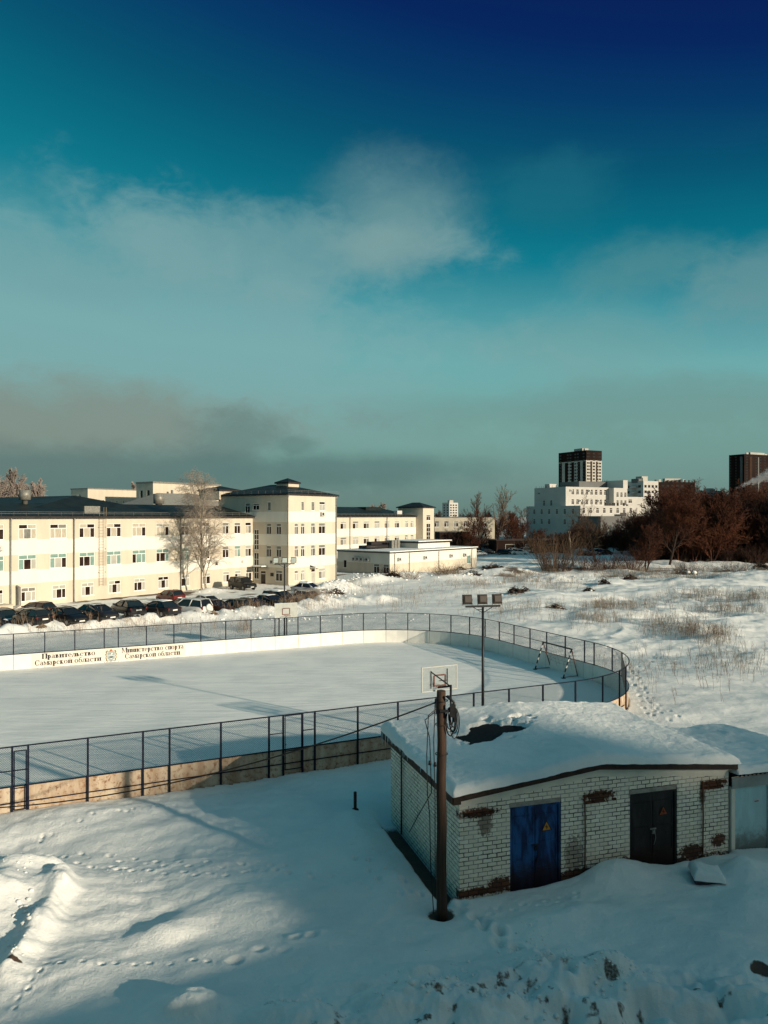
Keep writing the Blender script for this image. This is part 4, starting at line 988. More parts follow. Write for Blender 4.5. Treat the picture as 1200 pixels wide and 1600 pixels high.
mb = MB(); facade(mb, 13, 4, 0, 10, 4.0, 5.0, [], [(99, 1)]); facade(mb, 13, 11, -math.pi / 2, 7, 4.0, 5.0, [], [(99, 1)]); facade(mb, 23, 4, math.pi / 2, 7, 4, 5.0, [], [(99, 1)]); mb.box(12.6, 3.6, 5.003, 23.4, 11.4, 5.25, 2); mb.box(12.7, 3.7, 5.254, 23.3, 11.3, 5.4, 3); mb.build('roof_house', [M_cream, M_wband, M_roofd, MATS['canopy_snow']], annex)
mb = MB(); mb.box(2.5, 8.2, 4.2, 12.6, 9.2, 4.75); mb.box(6.2, 9.4, 4.2, 12.6, 10.6, 5.3); mb.tube([(2.5, 7.6, 4.5), (8.5, 7.6, 4.5)], .3, 8); mb.build('roof_duct', M_roofd, annex)
mb = MB()
for k in range(3): mb.box(9.3 + k * .85, 7.2, 4.1, 10.0 + k * .85, 7.8, 5.5)
mb.build('roof_fan_box', M_tin, annex)
for x in (2.0, 9.3, 17.2, 21.6): ac_unit(annex, x, 0, 2.4, 0)
for d in (12 - 5.2, 12 - 6.4, 12 - 7.3, 12 - 8.2): ac_unit(annex, 0, 12 - d, 2.3, -math.pi / 2)
for x in (1.2, 5.2, 13.8, 24.5): downpipe(annex, x, 0, 0, 3.8, .05)
# ------------------------------------------------------------------ far white stepped building (hospital-like)
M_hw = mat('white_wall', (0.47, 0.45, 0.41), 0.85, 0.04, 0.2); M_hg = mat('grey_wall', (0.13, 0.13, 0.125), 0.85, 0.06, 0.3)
HA = R(27)
hosp = empty('stepped_building', (74.2, 290.0, 0), HA, 'large white stepped building behind the bare trees, its right-hand sides sunlit', 'building')
ch, sh_ = math.cos(HA), math.sin(HA)
def hl(x, y): dx, dy = x - 74.2, y - 290; return (dx * ch + dy * sh_, -dx * sh_ + dy * ch)
mb = MB()
def hblock(u0, v0, w, d, z1, ops=(), ops_l=(), mi=0, z0=-1):
    facade(mb, u0, v0, 0, w, z0, z1, [o[:4] for o in ops], [(999, mi)], .2); facade(mb, u0, v0 + d, -math.pi / 2, d, z0, z1, [o[:4] for o in ops_l], [(999, mi)], .2)
    facade(mb, u0 + w, v0, math.pi / 2, d, z0, z1, [], [(999, mi)]); facade(mb, u0 + w, v0 + d, math.pi, w, z0, z1, [], [(999, mi)])
    mb.face([(u0, v0, z1 - .3), (u0 + w, v0, z1 - .3), (u0 + w, v0 + d, z1 - .3), (u0, v0 + d, z1 - .3)], 2)
    for o in ops: window(hosp, u0, v0, 0, *o[:4], 'duo', 'd')
    for o in ops_l: window(hosp, u0, v0 + d, -math.pi / 2, *o[:4], 'duo', 'd')
hblock(0, 0, 27, 33, 13.9, [(1.0 + 3.4 * k, 11.0 - .0, 1.3, 2.1) for k in range(8)] + [(9 + 3.3 * k, 6.8, 1.3, 2.0) for k in range(5)],
       [(4.5 + 4.7 * k, z, 1.3, 2.1) for k in range(6) for z in (10.6, 6.6) if not (z < 8 and k == 3)])
u2, v2 = hl(71, 300); u2 += 0; 
hblock(u2, v2, 22, 19.5, 21.4, [(2.9 + 2.4 * k, z, 1.3, 2.2) for k in range(8) for z in (18.3, 14.4)], [(19.5 - 9.5, 14.0, 1.3, 2.3), (19.5 - 14, 14.0, 1.3, 2.3), (2.0, 18.7, 1.6, .9)], z0=13.4)
u3, v3 = u2 + 22.0, v2 - 3.0
hblock(u3 + .01, v3, 7.2, 20, 21.2, [(1.4 + 2.1 * k, z, 1.2, 2.1) for k in range(3) for z in (17.4, 14.2)], z0=13.4)
hblock(u3 + 5.0, v3 - .02, 2.4, 16, 24.4, z0=21.0)
hblock(u2 + 12, v2 + 6, 18, 12, 24.0, [], [], 1, 21.0)
hblock(u2 + 1, v2 + 11, 3.5, 3, 22.9, z0=21)
hblock(u3 + 10, v3 + 3, 14, 14, 17.8, [(.8, 15.2, 2.0, 1.6)], z0=-1)
hblock(-3, -14, 44, 12, 9.9, [(24, 6.0, 4.5, .9)], [], 1)  # front podium in grey, its shade put into the wall colour
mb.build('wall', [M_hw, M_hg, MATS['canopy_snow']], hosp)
mb = MB()
for k in range(26): f = rnd.random(); mb.bar((u2 + .2, v2 + 19 * f, 21.4), (u2 + .2, v2 + 19 * f, 22.0 + .3 * rnd.random()), .05, 3)
for k in range(12): f = rnd.random(); mb.bar((u2 + 12 + 18 * f, v2 + 6.2, 24), (u2 + 12 + 18 * f, v2 + 6.2, 24.5 + .5 * rnd.random()), .06, 3)
for k in range(14): f = rnd.random(); mb.box(14 + 12 * f, 2, 13.9, 14.6 + 12 * f, 2.6, 14.4 + rnd.random() * .8)
mb.build('roof_clutter', M_roofd, hosp)
for k in range(4): ac_unit(hosp, u2 + 2.0 + 4.7 * k, v2, 19.6 - 4 * (k % 2), 0, 1.0, .8)
mb = MB(); mb.box(18, -2.2, 9.9, 21, -2.0, 11.2); mb.build('roof_railing', M_roofd, hosp)

# ------------------------------------------------------------------ apartment towers
M_brn = mat('brown_cladding', (0.020, 0.011, 0.008), 0.8, 0.2, 0.05, spec=.08); M_brl = mat('rust_cladding', (0.048, 0.026, 0.017), 0.8, 0.15, 0.05, spec=.08); M_tw = mat('tower_white', (0.42, 0.40, 0.35), 0.8, 0.06, 0.1)
M_win = mat('far_window', (0.015, 0.013, 0.013), 0.15, 0.1, spec=0.4)
def strips(t, name, quads, m_): 
    for q in quads:
        mb = MB(); mb.box(*q); mb.build(name, m_, t)
def tower_block(name, corner, ang, w, d, z1, label, mats, top_band, floors, cols_r, cols_l, fl_h=3.0, stripes_l=(), stripes_r=(), zlow=0, extra=None):
    t = empty(name, (*corner, 0), ang, label, 'apartment block')
    mb = MB(); zb = z1 - top_band
    bd = [(zb, 0), (9999, 1)]
    facade(mb, 0, 0, 0, w, -2, z1, [], bd); facade(mb, 0, d, -math.pi / 2, d, -2, z1, [], bd); facade(mb, w, 0, math.pi / 2, d, -2, z1, [], bd); facade(mb, w, d, math.pi, w, -2, z1, [], bd)
    mb.face([(0, 0, z1 - .2), (w, 0, z1 - .2), (w, d, z1 - .2), (0, d, z1 - .2)], 1)
    mb.build('wall', mats, t)
    for (x, ww) in stripes_l: m_ = MB(); m_.box(-.25, x, zlow, -.02, x + ww, zb - 1.0); m_.build('balcony_stack', mats[1], t)
    for (x, ww) in stripes_r: m_ = MB(); m_.box(x, -.25, zlow, x + ww, -.02, zb - 1.0); m_.build('balcony_stack', M_brl, t)
    n = 0; stuffm = MB()
    for f in range(floors):
        z = z1 - 1.0 - (f + 1) * fl_h + .3
        if z < zlow: break
        for (x, ww) in cols_r:
            m_ = MB() if n < 99 else stuffm; m_.box(x, -.30 if any(a <= x <= a + b_ for a, b_ in stripes_r) else -.06, z, x + ww, -.01, z + 1.5)
            if n < 99: m_.build('window', M_win, t)
            n += 1
        for (x, ww) in cols_l:
            m_ = MB() if n < 99 else stuffm; m_.box(-.30 if any(a <= x <= a + b_ for a, b_ in stripes_l) else -.06, x, z, -.01, x + ww, z + 1.5)
            if n < 99: m_.build('window', M_win, t)
            n += 1
    if stuffm.v: stuffm.build('window', M_win, t)['kind'] = 'stuff'
    m_ = MB(); m_.box(w * .3, d * .3, z1 + .003, w * .7, d * .6, z1 + 3.0); m_.box(w * .1, d * .1, z1 + .003, w * .16, d * .15, z1 + 2.0); m_.box(w * .8, d * .5, z1 + .003, w * .86, d * .55, z1 + 2.5); m_.build('roof_house', M_tw, t)
    return t
t1 = tower_block('apartment_tower', (192.2, 730), HA, 19.5, 40, 72.5, 'tall white tower with a dark brown top rising behind the white stepped building', [M_tw, M_brn], 9.5, 12,
                 [(1.0, 2.2), (3.8, 1.0), (8.2, 2.6), (14.2, 1.0), (16, 2.4)], [(2.0, 2.6), (10, 2.5), (14, 2.5), (21, 2.5), (25, 2.5), (35.5, 2.5)], 3.05,
                 [(1.0, 3.6), (8.5, 3.2), (17.2, 3.6), (26, 4.2), (35, 4.6)], [(5.2, 1.9), (12.2, 1.7)], 30)
t2 = tower_block('apartment_tower', (401.6, 856), HA, 60, 20, 79, 'dark brown apartment tower at the right edge above the trees, behind the steam', [M_brn, M_brn], 1.0, 16,
                 [(3 + 7.6 * k, 2.6) for k in range(7)], [(3.0 + 7.0 * k, 2.6) for k in range(3)], 3.05, [], [], 25)
for (x, ww, m_) in ((8.0, 4.0, M_brl), (22, 2.0, M_hg), (44, 2.5, M_brl)):
    q = MB(); q.box(x, -.5, 25, x + ww, -.32, 76); q.build('cladding_column', m_, t2)
for (x, ww, m_) in ((2.0, 3.0, M_hg), (12, 4.0, M_brn)):
    q = MB(); q.box(-.5, x, 25, -.32, x + ww, 76); q.build('cladding_column', m_, t2)
t3 = tower_block('apartment_block', (152.0, 450), HA, 12.0, 16, 30.5, 'grey block with curved balconies just right of the white stepped building', [M_hw, M_hw], .5, 5, [(.8 + 2.9 * k, 1.7) for k in range(4)], [(2, 2), (11, 1.5)], 3.2, [], [], 14)
q = MB()
for k in range(5): 
    z = 28 - k * 3.2; q.tube([(-.6, 7.0, z - 1.6), (-.6, 7.0, z - .4)], 2.3, 12)
q.build('curved_balcony', M_hw, t3)
q = MB(); q.box(-.1, 4.5, 29.5, 4, 9.5, 32); q.build('stair_head', M_hg, t3)
t4 = tower_block('apartment_block', (212, 600), R(10), 34, 12, 36.5, 'long dark brown block whose roof shows over the red-brown trees', [M_brn, M_brn], .5, 5, [(1.2 + 4.1 * k, 2.2) for k in range(8)], [(3, 2)], 3.0, [], [], 20)
q = MB()
for k in range(9): q.box(1 + 3.6 * k, 2, 36.5, 2.2 + 3.6 * k, 3, 37.6 + 1.3 * rnd.random())
q.build('roof_clutter', M_roofd, t4)
t5 = tower_block('apartment_block', (374, 900), R(12), 24, 14, 39.5, 'pale grey distant block between the brown block and the brown tower', [mat('pale_blue_wall', (.34, .40, .42), .8, .05), mat('pale_blue_wall', (.3, .3, .3))], 2, 4, [(1.5 + 4.4 * k, 3.0) for k in range(5)], [(3, 3)], 3.2, [], [], 24)
t6 = tower_block('apartment_block', (76.5, 900), R(35), 13.5, 13, 25.5, 'slim white distant high-rise left of the tall bare trees', [M_hw, M_hw], .5, 7, [(1.3 + 4.0 * k, 2.4) for k in range(3)], [(2, 2.4), (8, 2.4)], 3.0, [], [], 4)
t7 = block('long_low_building', (11.0, 232), R(14), 24, 14, 9.5, 'pale low building with rows of windows beyond the stair turret, partly behind trees', mats=[mat('faded_wall', (.42, .38, .30), .85, .1, .5)], bands=[(999, 0)], ops=[(1.3 + 3.1 * k, z, 1.5, 1.8, 'duo', 'dsd' if (k + int(z)) % 3 else 'sds') for k in range(7) for z in (6.6, 3.4)], roofmat=M_roofd)
t8 = block('dark_shed', (14.5, 200), R(14), 8.5, 8, 5.6, 'dark brown shed beside the end of the far wing', mats=[M_brn], bands=[(999, 0)], roofmat=M_roofd)
t9 = block('dark_shed', (30, 205), R(8), 20, 8, 3.4, 'low dark garage row under the tall bare trees', mats=[M_brn], bands=[(999, 0)], roofmat=M_roofd, ops=[(2.5, .2, 2.6, 2.2, 'one', 'd'), (8, .2, 2.6, 2.2, 'one', 's'), (14, .2, 2.6, 2.2, 'one', 'd')])
# steam from a chimney in front of the brown tower
M_steam = bpy.data.materials.new('steam'); M_steam.use_nodes = True
t_ = NB(M_steam.node_tree); M_steam.node_tree.nodes.remove(M_steam.node_tree.nodes['Principled BSDF'])
vol = t_.new('ShaderNodeVolumePrincipled'); vol.inputs['Color'].default_value = (.95, .95, .95, 1)
tcv = t_.new('ShaderNodeTexCoord'); spv = t_.new('ShaderNodeSeparateXYZ'); t_.link(tcv.outputs['Object'], spv.inputs[0])
xx, yy, zz = spv.outputs
ax = t_.m('MULTIPLY', xx, 0.40)                                            # plume rises to the right
wid = t_.m('ADD', 1.0, t_.m('MULTIPLY', xx, 0.17))
nzv = t_.noise(tcv.outputs['Object'], 0.16, 5, 0.6)
dz_ = t_.m('DIVIDE', t_.m('SUBTRACT', zz, t_.m('ADD', ax, t_.m('MULTIPLY', t_.m('SUBTRACT', nzv, .5), 5))), wid)
dy_ = t_.m('DIVIDE', yy, wid)
rad = t_.m('ADD', t_.m('SQRT', t_.m('ADD', t_.m('MULTIPLY', dz_, dz_), t_.m('MULTIPLY', dy_, dy_))), t_.m('MULTIPLY', t_.m('SUBTRACT', t_.noise(tcv.outputs['Object'], 0.45, 5, .65), .5), 2.2))
t_.link(t_.m('MULTIPLY', t_.smooth(rad, 1.05, .4), .32), vol.inputs['Density'])
t_.link(vol.outputs[0], M_steam.node_tree.nodes['Material Output'].inputs['Volume'])
sx, sy = P(1152, 766, 0) if False else ((1152 - 600) / FPX * 600, 600)
mb = MB(); mb.box(-2, -14, -6, 45, 14, 36); tag(mb.build('steam_plume', M_steam, None, (sx, sy, 10 + (806 - 762) * 600 / FPX)), 'white steam plume drifting right in front of the brown apartment tower', 'steam', kind='stuff')
mb = MB(); mb.tube([(0, 0, 0), (0, 0, 28.6)], [.9, .7], 10); tag(mb.build('chimney', M_hg, None, (sx, sy, 0)), 'slim boiler chimney at the foot of the steam plume', 'chimney')

# ------------------------------------------------------------------ unseen school block behind the viewpoint, with an annex added to shade the foreground
M_sch = mat('plaster_ochre', (0.45, 0.40, 0.30), .9, .1, .5)
own = empty('rear_school', (-30, -14, 0), 0, 'plain unseen school block behind the viewpoint, with a sloping annex added for its shade', 'building')
def L_(x, y, z): return (x + 30, y + 14, z)
mb = MB(); mb.box(*L_(-40, -26, -1), *L_(11.5, -10.0, 19.0)); mb.build('wall', M_sch, own)
mb = MB(); mb.hexa([L_(11.503, -6, -1), L_(27.5, -6, -1), L_(27.5, -1.4, -1), L_(11.503, -1.4, -1)], [L_(11.503, -6, 7.05), L_(27.5, -6, 9.4), L_(27.5, -1.4, 9.4), L_(11.503, -1.4, 7.05)]); mb.build('shade_annex', M_sch, own)
# unseen stepped block added far behind the viewpoint, outline shaped to shade the garage
SQ = Vector((.81, -.59)).normalized(); PQ = Vector((.59, .81)).normalized()
o_ = SQ * 170
hb = empty('shade_block', (o_.x, o_.y, 0), math.atan2(PQ.y, PQ.x), 'unseen stepped block added far behind the viewpoint to cast shade', 'apartment block')
mb = MB()
mb.hexa([(13.3, -13, -1), (17.697, -13, -1), (17.697, 0, -1), (13.3, 0, -1)], [(13.3, -13, 50.1), (17.697, -13, 51.6), (17.697, 0, 51.6), (13.3, 0, 50.1)])
for (c0, c1, z) in ((17.7, 23.5, 52.6), (23.503, 34, 50.2), (34.003, 84, 46.2)): mb.box(c0, -13, -1, c1, 0, z)
mb.build('wall', M_sch, hb)
# ------------------------------------------------------------------ white brick garage
def brick_mat():
    m = bpy.data.materials.new('whitewashed_brick'); m.use_nodes = True
    t = NB(m.node_tree); bs = m.node_tree.nodes['Principled BSDF']
    tc_ = t.new('ShaderNodeTexCoord'); sp = t.new('ShaderNodeSeparateXYZ'); t.link(tc_.outputs['Object'], sp.inputs[0]); x, y, z = sp.outputs
    u = t.m('ADD', x, y); nA = t.noise(tc_.outputs['Object'], 1.6, 5, .65); nB = t.noise(tc_.outputs['Object'], 11.0, 5, .7); nC = t.noise(tc_.outputs['Object'], 5.0, 6, .7)
    wob = t.m('MULTIPLY', t.m('SUBTRACT', nC, .5), .055)
    v = t.comb(t.m('ADD', u, wob), t.m('ADD', z, t.m('MULTIPLY', wob, .8)), 0.0)
    br = t.new('ShaderNodeTexBrick'); t.link(v, br.inputs['Vector']); br.inputs['Scale'].default_value = 1.0
    br.inputs['Brick Width'].default_value = .275; br.inputs['Row Height'].default_value = .115; br.inputs['Mortar Size'].default_value = .011; br.inputs['Mortar Smooth'].default_value = .15
    br.inputs['Color1'].default_value = (.90, .84, .70, 1); br.inputs['Color2'].default_value = (.74, .67, .53, 1); br.inputs['Mortar'].default_value = (.025, .016, .012, 1); br.offset = .5; t.link(t.m('ADD', .004, t.m('MULTIPLY', t.smooth(t.noise(tc_.outputs['Object'], 3.2, 4, .7), .3, .75), .017)), br.inputs['Mortar Size'])
    # paint filling some joints
    paint = t.mix(t.m('MULTIPLY', t.smooth(nA, .44, .62), .6), br.outputs['Color'], (.78, .70, .57, 1))
    br2 = t.new('ShaderNodeTexBrick'); t.link(v, br2.inputs['Vector']); br2.inputs['Scale'].default_value = 1.0; br2.offset = .5
    br2.inputs['Brick Width'].default_value = .275; br2.inputs['Row Height'].default_value = .115; br2.inputs['Mortar Size'].default_value = .010
    br2.inputs['Color1'].default_value = (.15, .055, .025, 1); br2.inputs['Color2'].default_value = (.05, .022, .012, 1); br2.inputs['Mortar'].default_value = (.02, .012, .01, 1)
    msk = None
    for (cx, cz, rx, rz, k) in ((.55, 2.06, .62, .13, 1.0), (.75, 1.75, .22, .34, .75), (4.25, 2.12, .52, .17, 1.0), (8.1, 2.05, .48, .14, 1.05), (7.72, 1.8, .10, .4, .85), (3.45, .55, .3, .55, .62),
                                (1.2, .06, .4, .22, 1.0), (3.6, .02, .7, .16, 1.1), (5.1, .1, .3, .2, .9), (7.35, .15, .45, .24, 1.0), (8.3, .38, .28, .2, 1.05), (.4, -.05, 1.6, .12, 1.0), (4.5, -.05, 4.5, .13, 1.1)):
        dx = t.m('DIVIDE', t.m('SUBTRACT', u, cx), rx); dz = t.m('DIVIDE', t.m('SUBTRACT', z, cz), rz)
        d = t.m('SQRT', t.m('ADD', t.m('MULTIPLY', dx, dx), t.m('MULTIPLY', dz, dz)))
        q = t.m('MULTIPLY', t.smooth(t.m('ADD', d, t.m('MULTIPLY', t.m('SUBTRACT', nB, .5), 2.6)), 1.15, .75), k, clamp=True)
        msk = q if msk is None else t.m('MAXIMUM', msk, q)
    onfront = t.m('LESS_THAN', y, .2)
    c = t.mix(t.m('MULTIPLY', msk, onfront), paint, br2.outputs['Color'])
    c = t.mix(t.m('MULTIPLY', t.smooth(nC, .56, .78), .5), c, (.34, .22, .13, 1))
    c = t.mix(t.m('MULTIPLY', t.smooth(nB, .64, .72), .75), c, (.10, .05, .028, 1))
    t.link(c, bs.inputs['Base Color']); bs.inputs['Roughness'].default_value = .85
    bn = t.new('ShaderNodeBump'); bn.inputs['Strength'].default_value = .7; bn.inputs['Distance'].default_value = .015
    t.link(t.m('ADD', t.m('MULTIPLY', br.outputs['Fac'], -1.0), t.m('MULTIPLY', nB, .5)), bn.inputs['Height']); t.link(bn.outputs[0], bs.inputs['Normal'])
    return m
M_brick = brick_mat()
M_plas = mat('pale_plaster', (.80, .74, .62), .85, .06, 1.2, .2, 12)
M_fasc = mat('brown_fascia', (.045, .026, .018), .7, .25, 4.0); M_felt = mat('roofing_felt', (.009, .008, .008), .9, .3, 6.0, .4, 30)
M_lint = mat('concrete_lintel', (.36, .33, .28), .9, .15, 5.0, .3, 25)
def door_mat(name, base, dark, rust, k=.55):
    m = bpy.data.materials.new(name); m.use_nodes = True; t = NB(m.node_tree); bs = m.node_tree.nodes['Principled BSDF']
    tc_ = t.new('ShaderNodeTexCoord'); mp = t.new('ShaderNodeMapping'); mp.inputs['Scale'].default_value = (1.6, 1, .45); t.link(tc_.outputs['Object'], mp.inputs[0])
    n = t.noise(mp.outputs[0], 2.2, 6, .65, .6); n2 = t.noise(tc_.outputs['Object'], 5.0, 6, .7)
    c = t.mix(t.smooth(n, .36, .60), (*base, 1), (*dark, 1))
    sp = t.new('ShaderNodeSeparateXYZ'); t.link(tc_.outputs['Object'], sp.inputs[0])
    low = t.smooth(t.m('ADD', sp.outputs[2], t.m('MULTIPLY', t.m('SUBTRACT', n2, .5), 1.1)), .75, .1)
    c = t.mix(t.m('MULTIPLY', low, .85), c, (*rust, 1))
    spots = t.smooth(n2, .62, .72); c = t.mix(t.m('MULTIPLY', spots, k), c, (*rust, 1))
    t.link(c, bs.inputs['Base Color']); bs.inputs['Roughness'].default_value = .5; bs.inputs['Specular IOR Level'].default_value = .3
    bn = t.new('ShaderNodeBump'); bn.inputs['Strength'].default_value = .25; bn.inputs['Distance'].default_value = .02; t.link(n2, bn.inputs['Height']); t.link(bn.outputs[0], bs.inputs['Normal'])
    return m
M_bdoor = door_mat('blue_door_paint', (.015, .095, .27), (.004, .016, .07), (.020, .010, .008))
M_kdoor = door_mat('charcoal_door_paint', (.030, .024, .024), (.012, .009, .009), (.022, .012, .009))
M_pdoor = door_mat('pale_blue_door_paint', (.42, .64, .66), (.36, .56, .58), (.12, .12, .11), .25)
M_yel = mat('warning_yellow', (.55, .24, .03), .5, .1); M_orangew = mat('faded_orange', (.32, .07, .015), .5, .2, 12)
gar = empty('brick_garage', (*GA, 0), GANG, 'low white brick garage with a snow-covered gable roof, blue and charcoal doors', 'garage')
PKA = 4.1
def zt(a): return 2.60 + .44 * max(-.2, 1 - abs(a - PKA) / (PKA + .1 if a < PKA else GW - PKA + .1))
D1, D2 = (1.49, 3.05, -.4, 2.20), (5.25, 6.85, -.4, 2.16)
mb = MB(); N = 44; xs = sorted(set([round(GW * k / N, 3) for k in range(N + 1)] + [D1[0], D1[1], D2[0], D2[1]]))
for a, c in zip(xs[:-1], xs[1:]):
    m_ = (a + c) / 2; lo = -.8
    for D in (D1, D2):
        if D[0] < m_ < D[1]: lo = D[3]
    za, zc = zt(a) - .36, zt(c) - .36
    mb.face([(a, 0, lo), (c, 0, lo), (c, 0, zc), (a, 0, za)], 0)
for D in (D1, D2):
    mb.face([(D[0], 0, D[2]), (D[0], .2, D[2]), (D[0], .2, D[3]), (D[0], 0, D[3])]); mb.face([(D[1], .2, D[2]), (D[1], 0, D[2]), (D[1], 0, D[3]), (D[1], .2, D[3])]); mb.face([(D[0], 0, D[3]), (D[0], .2, D[3]), (D[1], .2, D[3]), (D[1], 0, D[3])])
hl_ = zt(0)
mb.face([(0, GD, -.8), (0, 0, -.8), (0, 0, hl_ - .1), (0, GD, hl_ - .1)]); mb.face([(GW, 0, -.8), (GW, GD, -.8), (GW, GD, hl_ - .1), (GW, 0, hl_ - .1)]); mb.face([(GW, GD, -.8), (0, GD, -.8), (0, GD, hl_), (PKA, GD, zt(PKA)), (GW, GD, hl_)])
mb.build('wall', M_brick, gar)
mb = MB()
for a, c in zip(xs[:-1], xs[1:]):
    p = [(a, -.012, zt(a) - .36), (c, -.012, zt(c) - .36), (c, -.012, zt(c) - .02), (a, -.012, zt(a) - .02)]
    mb.face(p); mb.face([(a, 0, zt(a) - .36), (c, 0, zt(c) - .36), p[1], p[0]])
mb.build('gable_plaster', M_plas, gar)
mb = MB(); OV = .22
A = [-.25, PKA, GW + .12]
for a, c in zip(A[:-1], A[1:]):
    za, zc = zt(a), zt(c)
    mb.hexa([(a, -OV, za), (c, -OV, zc), (c, GD + .2, zc), (a, GD + .2, za)], [(a, -OV, za + .09), (c, -OV, zc + .09), (c, GD + .2, zc + .09), (a, GD + .2, za + .09)], 0)
rf = mb.build('roof', [M_felt], gar)
mb = MB()
for a, c in zip(A[:-1], A[1:]):
    za, zc = zt(a), zt(c); mb.hexa([(a, -OV - .035, za - .09), (c, -OV - .035, zc - .09), (c, -OV - .003, zc - .09), (a, -OV - .003, za - .09)], [(a, -OV - .035, za + .10), (c, -OV - .035, zc + .10), (c, -OV - .003, zc + .10), (a, -OV - .003, za + .10)])
mb.box(-.29, -OV, hl_ - .17, -.253, GD + .2, hl_ + .085); mb.box(-.25, -OV + .03, hl_ - .2, -.02, -OV + .2, hl_ - .03)
mb.build('fascia', M_fasc, rf)
# snow on the roof as a thick drifted sheet
def snow_sheet(a0, a1, d0, d1, na, nd, base, thick, edge=.28, holes=None):
    mb = MB(); aa = np.linspace(a0, a1, na); ds = np.linspace(d0, d1, nd); Aa, Dd = np.meshgrid(aa, ds, indexing='ij')
    ee = np.minimum(np.minimum(Aa - a0, a1 - Aa), np.minimum(Dd - d0, d1 - Dd))
    ro = np.sqrt(np.clip(1 - (1 - np.clip(ee / edge, 0, 1)) ** 2, 0, 1))
    th = thick(Aa, Dd) * ro
    if holes is not None: th = np.where(holes(Aa, Dd) > 0, np.minimum(th, th * (1 - sstep(holes(Aa, Dd), 0, .25)) - .03 * sstep(holes(Aa, Dd), 0.1, .3)), th)
    lip = .05 * fbm(Aa * 2.3, Dd * 2.3, 3, 5) * (ee < edge)
    B = np.vectorize(base)(Aa, Dd)
    offx = np.where(Aa - a0 < 1e-6, -1, np.where(a1 - Aa < 1e-6, 1, 0)) * .06 * fbm(Aa * 1.5 + 3, Dd * 1.5, 3, 6); offy = np.where(Dd - d0 < 1e-6, -1, 0) * (.04 + .06 * fbm(Aa * 2.5, Dd, 3, 8))
    zz = B + th + lip * ro
    i = 0
    mb.v = [(float(Aa[p, q] + offx[p, q]), float(Dd[p, q] + offy[p, q]), float(zz[p, q])) for p in range(na) for q in range(nd)]
    for p in range(na - 1):
        for q in range(nd - 1): mb.f.append((p * nd + q, (p + 1) * nd + q, (p + 1) * nd + q + 1, p * nd + q + 1)); mb.mi.append(0); mb.sm.append(True)
    return mb
zbase = lambda a, d: zt(min(max(a, -.25), GW + .12)) + .094
thick = lambda a, d: (.24 + .10 * fbm(a / 2.2, d / 2.2, 3, 12) + .016 * fbm(a / .4, d / .4, 3, 13) + .014 * fbm(a / .13, d / .13, 2, 14) + .06 * sstep(d, 2.5, 5.5)) * (1 - .82 * np.exp(-((a - 2.6) / 2.1) ** 2 - ((d - 3.6) / 1.9) ** 2)) 
hole = lambda a, d: 1.0 - np.sqrt(((a - 2.65) / 1.55) ** 2 + ((d - 3.85 - .12 * (a - 2.5)) / .95) ** 2) + .65 * fbm(a / .5, d / .35, 4, 17)
rs_snow = snow_sheet(-.33, GW + .2, -OV - .1, GD + .25, 200, 150, zbase, thick, .3, hole).build('roof_snow', snow_mat('roof_snow', False, .5), rf)
mb = MB()
for k in range(16):
    d = GD + .1 - .22 * k * rnd.uniform(.7, 1.2); L = rnd.uniform(.08, .34) * (1.3 if k < 6 else .7); mb.tube([(-.31, d, hl_ + .06), (-.31, d, hl_ + .06 - L)], [.022, .003], 5, 0, False)
mb.build('icicle', mat('ice', (.5, .58, .6), .1, .05, spec=.6), rf)
def door(name, D, m_, label, tri, ang=0):
    w = D[1] - D[0]; H = D[3] - .1
    fr = MB(); fr.box(D[0] + .003, .02, D[2], D[0] + .07, .14, H); fr.box(D[1] - .07, .02, D[2], D[1] - .003, .14, H); fr.box(D[0] + .07, .02, H - .07, D[1] - .07, .14, H)
    do = fr.build(name, m_, gar); do['label'] = label
    for k in range(2):
        x0 = D[0] + .075 + k * (w - .15) / 2; x1 = x0 + (w - .15) / 2 - .012
        lf = MB(); lf.box(x0, .06, D[2], x1, .10, H - .075)
        for z in (.25, 1.0, H - .35): lf.box(x0 + .02, .045, z, x1 - .02, .0595, z + .05)
        lf.box(x0 + .02, .046, .3, x0 + .06, .0595, H - .3); lf.box(x1 - .06, .046, .3, x1 - .02, .0595, H - .3)
        l = lf.build('door_leaf', m_, do)
        if k == 1:
            q = MB(); cx, cz, s = (x0 + x1) / 2 - .0, 1.45, .16
            q.face([(cx - s, .040, cz - s * .8), (cx + s, .040, cz - s * .8), (cx, .040, cz + s)], 1); q.face([(cx - s * .78, .037, cz - s * .68), (cx + s * .78, .037, cz - s * .68), (cx, .037, cz + s * .74)], 0)
            q.face([(cx + .02, .034, cz + .07), (cx - .045, .034, cz - .03), (cx - .005, .034, cz - .03)], 1); q.face([(cx - .005, .0338, cz - .015), (cx + .045, .0338, cz - .01), (cx - .01, .0338, cz - .10)], 1)
            q.build('warning_sign', [tri, M_black], l)
    h = MB(); xm = (D[0] + D[1]) / 2; h.box(xm - .10, .02, .95, xm + .10, .044, .99); h.box(xm - .035, .0, .83, xm + .035, .043, .93); h.tube([(xm + .05, .03, .95), (xm + .08, .02, .7), (xm + .02, .03, .5)], .012, 5); h.build('padlock', M_tin if tri is M_orangew else M_black, do)
    return do
door('blue_door', D1, M_bdoor, 'blue double door with dark weathered patches and a yellow warning triangle', M_yel)
door('charcoal_door', D2, M_kdoor, 'charcoal double door with a faded orange warning triangle', M_orangew)
for D in (D1, D2):
    mb = MB(); mb.box(D[0] - .02, -.02, D[3] - .10, D[1] - .04, .019, D[3] + .015); mb.build('lintel', M_lint, gar)
